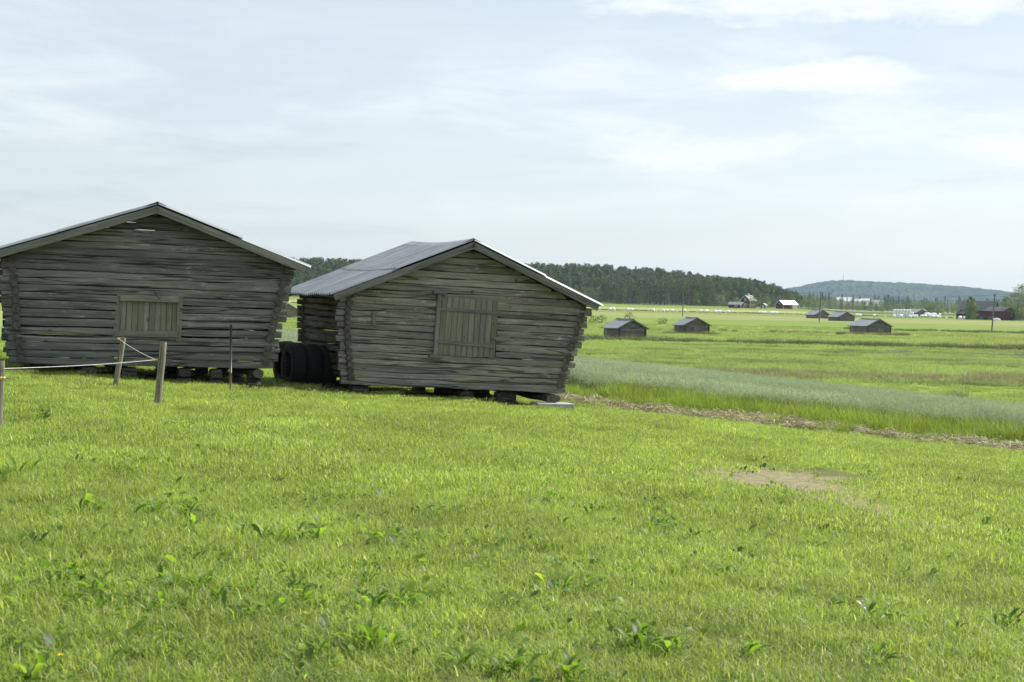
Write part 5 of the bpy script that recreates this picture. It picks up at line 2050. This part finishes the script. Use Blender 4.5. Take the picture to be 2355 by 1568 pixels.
def broadleaf(seed, h, wd, nface=520, base=.12, mt='birch', bark='birchbark', q0=.5):
    rnd = random.Random(seed)
    tr, cr = MB(), MB()
    tr.tube([(0, 0, -.2), (.05 * h * rnd.uniform(-1, 1) * .3, 0, h * .45), (0, 0, h * .9)], [h * .016, h * .010, .02], 6)
    nl = 44
    for k in range(nl):
        u = (k + rnd.random()) / nl
        f = base + (1 - base) * u
        prof = (sin(pi * (.12 + .84 * u)) ** .75)
        rad = wd / 2 * prof * rnd.uniform(.3, 1.08)
        a = rnd.uniform(0, 6.28)
        c = Vector((rad * cos(a), rad * sin(a), h * f))
        tr.tube([(0, 0, h * max(.1, f - .15)), c], [h * .004, h * .0012], 3, cap=False)
        s = wd * .13 * rnd.uniform(.7, 1.3)
        tint = min(1, max(0, rnd.gauss(.5, .25)))
        for _ in range(nface // nl):
            p = c + Vector((rnd.gauss(0, 1), rnd.gauss(0, 1), rnd.gauss(0, .9))) * s * .62
            ax = Vector((rnd.gauss(0, 1), rnd.gauss(0, 1), rnd.gauss(0, 1))).normalized()
            bx = ax.orthogonal().normalized()
            q = rnd.uniform(.5, 1.0) * q0
            t = min(1, max(0, tint + rnd.uniform(-.2, .2)))
            i = [cr.vert(p - ax * q * .6 - bx * q * .5, t), cr.vert(p + bx * q * .7, t), cr.vert(p + ax * q, t)]
            cr.face(i)
    return tr.mesh('trunk', M[bark]), cr.mesh('crown', M[mt])


def joined(pair, name):
    """trunk and crown as one mesh, for the mass of the wood behind"""
    a, b = pair
    mb = MB()
    for k, me in enumerate((a, b)):
        o = len(mb.v)
        tt = me.attributes['tint'].data
        for i, v in enumerate(me.vertices):
            mb.vert(v.co, tt[i].value)
        for p in me.polygons:
            mb.face([o + q for q in p.vertices], k)
    return mb.mesh(name, [a.materials[0], b.materials[0]])


def trees():
    rnd = random.Random(31)
    pines = [conifer(500 + i, 17, 'pine') for i in range(6)]
    spruces = [conifer(520 + i, 17, 'spruce') for i in range(4)]
    birches = [broadleaf(540 + i, 12, 6.5 + .5 * i) for i in range(5)]
    bushes = [broadleaf(560 + i, 6, 6.0, 360, .04) for i in range(4)]

    def tree(pair, kind, p, sc, label, cat, group, sz=None):
        r = empty(kind, p, rnd.uniform(0, 6.28))
        r.scale = (sc, sc, sz or sc)
        link('trunk', pair[0], r); link('crown', pair[1], r)
        tag(r, label, cat, group)
        return r

    def pick():
        u = rnd.random()
        return 'pine' if u < .72 else ('spruce' if u < .88 else 'birch')
    # front rows of the forest, one by one (where the photograph shows them)
    spots = []
    for rowi in range(4):
        t = -.165
        while t < .207:
            seen = (-.163 < t < -.10) or t > -.005
            d = 905 + rowi * 11 + rnd.uniform(-4, 4) + 12 * sin(t * 40)
            if seen:
                spots.append((t + rnd.uniform(-.0015, .0015), d, rowi))
            t += .0040 if seen else .006
    spots = spots[:290]

    def where(t):
        return ('seen between the two log barns' if t < -.09 else 'behind the right barn roof' if t < .04 else 'right of the tin roof, before the power pole' if t < .085
                else 'behind the power pole' if t < .13 else 'left of the two-storey house' if t < .16 else 'behind the two-storey house' if t < .185 else 'at the low right end of the wood')
    lab = {'pine': 'tall dark pine', 'spruce': 'narrow pointed spruce', 'birch': 'pale round-crowned birch'}
    for (t, d, rowi) in spots:
        k = pick()
        if rowi == 0:
            k = 'birch' if rnd.random() < .42 else k
        if t < -.09:
            k = rnd.choice(('birch', 'birch', 'spruce', 'spruce', 'pine'))
        x = t * d
        endk = 1 - .45 * sstep(.17, .207, t)
        sc = rnd.uniform(.82, 1.12) * endk
        if k == 'birch':
            sc *= .95
        tree({'pine': pines, 'spruce': spruces, 'birch': birches}[k][rnd.randrange({'pine': 6, 'spruce': 4, 'birch': 5}[k])], k + '_tree', Vector((x, d, ground(x, d) - .1)), sc, ('front-rank ' if rowi == 0 else 'inner ') + lab[k] + ' ' + where(t), 'tree', 'trees of the forest edge')
    # the wood behind, as one mass
    var = [joined(p, 'forest_tree') for p in pines + spruces + birches[:2]]
    pts = []
    for _ in range(2600):
        d = rnd.uniform(935, 1120); t = rnd.uniform(-.22, .203)
        x = t * d
        endk = 1 - .4 * sstep(.165, .203, t)
        pts.append((x, d, ground(x, d), rnd.uniform(0, 6.28), rnd.uniform(.8, 1.12) * endk, rnd.choice((0, 1, 2, 3, 4, 5, 0, 1, 2, 3, 4, 5, 6, 7, 8, 9, 10, 11))))
    for _ in range(120):
        t = rnd.choice((rnd.uniform(-.1, -.005), rnd.uniform(-.24, -.165))); d = 908 + rnd.uniform(0, 30)
        pts.append((t * d, d, ground(t * d, d), rnd.uniform(0, 6.28), rnd.uniform(.8, 1.1), rnd.randrange(12)))
    scatter('forest', var, pts, 'dense pine wood rising behind the forest edge')
    # bushes at the right end of the forest and round the house
    for (px, d, w, h, lb) in ((1729, 838, 7.5, 7.0, 'rounded bushy tree in front of the two-storey house'), (1762, 868, 6, 6.5, 'small rounded tree behind the garden shed'), (1690, 870, 6, 6, 'bushy tree behind the low outbuilding'),
                              (1872, 850, 9, 8.5, 'bushy tree at the right end of the dark forest'), (1884, 860, 7, 6.5, 'low bush at the tip of the forest, rightmost'), (1858, 880, 8, 10, 'broad dark tree next to the forest tip'),
                              (1640, 890, 8, 10, 'pale green tree left of the low outbuilding'), (1580, 893, 9, 13, 'tall pale green birch behind the second power pole'), (1600, 890, 8, 9, 'rounded birch right of the tall pale birch'), (1655, 885, 6, 7, 'small pale tree beside the outbuilding'), (1815, 872, 9, 9, 'broad bushy tree behind the bright-roofed barn')):
        x = (px - 1177) / 3234 * d
        b = broadleaf(int(px), h, w, 480, .05)
        tree(b, 'broadleaf_tree', Vector((x, d, ground(x, d))), 1.0, lb, 'tree', 'trees round the forest edge farm')
    # far belt of trees under the hill, one by one, then a mass behind
    n = 0
    for rowi in range(2):
        t = .208
        while t < .40:
            d = 1290 + rowi * 60 + rnd.uniform(-15, 15)
            x = t * d
            k = rnd.random()
            pr = bushes[rnd.randrange(4)] if k < .45 else (birches[rnd.randrange(5)] if k < .75 else spruces[rnd.randrange(4)])
            sc = rnd.uniform(.8, 1.3) if k < .45 else (rnd.uniform(.5, .85) if k < .75 else rnd.uniform(.45, .75))
            tree(pr, 'far_tree', Vector((x, d, ground(x, d))), sc, ('rounded bushy' if k < .45 else 'slender leafy' if k < .75 else 'small pointed') + ' hazy far tree ' + ('right behind the forest tip' if t < .232 else 'in front of the white village' if t < .27 else 'behind the grey sheds' if t < .305 else 'between the sheds and red farm' if t < .335 else 'behind the red farm'), 'tree', 'far belt of trees', )
            t += .0042
            n += 1
    pts = []
    bvar = [joined(p, 'far_wood_tree') for p in bushes[:2] + birches[:3] + spruces[:2]]
    for _ in range(900):
        d = 1400 + 900 * rnd.random() ** 1.5; t = rnd.uniform(.20, .41)
        x = t * d
        pts.append((x, d, ground(x, d) - .5, rnd.uniform(0, 6.28), rnd.uniform(.65, 1.05), rnd.randrange(7)))
    scatter('far_wood', bvar, pts, 'hazy woodland at the foot of the distant hill')
    # trees of the right farm
    for (px, d, w, h, lb, pr) in ((2229, 632, 5.2, 10.2, 'slim bushy tree in front of the large red barn', None), (2235, 628, 6.5, 7.0, 'low round tree beside the slim one at the red barn', None),
                                  (2346, 640, 13, 15.5, 'big loose birch above the farm, cut by the right picture edge', 1), (2372, 650, 13, 15, 'big birch just beyond the right picture edge', 1), (2309, 690, 6, 11, 'dark tree behind the red annexe', None),
                                  (2146, 745, 10, 8.0, 'dark spreading tree behind the bale heap', None), (2137, 750, 6, 5, 'low shrub left of the dark spreading tree', None)):
        x = (px - 1177) / 3234 * d
        b = broadleaf(int(px) + 5, h, w, 2200 if pr else 1000, .08, q0=.5)
        tree(b, 'farm_tree', Vector((x, d, ground(x, d))), 1.0, lb, 'tree', 'trees of the right farm')
    # small bushes on the plain
    for (px, d, w, h, lb) in ((1363, 318, 3.0, 1.7, 'small dark bush on the plain right of the tin-roofed log barn, leftmost of two'), (1381, 318, 2.6, 1.8, 'small dark bush right beside a similar one on the plain'), (1446, 312, 2.6, 2.6, 'dark bush just behind the doorless small barn'),
                              (1522, 320, 3.4, 1.2, 'low bush patch between the two nearest small barns')):
        x = (px - 1177) / 3234 * d
        b = broadleaf(int(px) + 9, h, w, 300, .02, q0=.2)
        tree(b, 'bush', Vector((x, d, ground(x, d))), 1.0, lb, 'bush', 'bushes on the plain')


trees()

# ------------------------------------------------------------------ haze
hz, n, l, b = mat('summer_haze')
n.remove(b)
pv = n.new('ShaderNodeVolumePrincipled')
pv.inputs['Color'].default_value = (.58, .79, 1.0, 1)
pv.inputs['Density'].default_value = .000065
pv.inputs['Anisotropy'].default_value = .2
l.new(pv.outputs[0], n['Material Output'].inputs['Volume'])
mb = MB()
mb.box((0, 3380, 63), (12400, 6960, 139))
hzo = link('haze', mb.mesh('haze', hz))
stuff(hzo, 'thin summer haze over the plain')
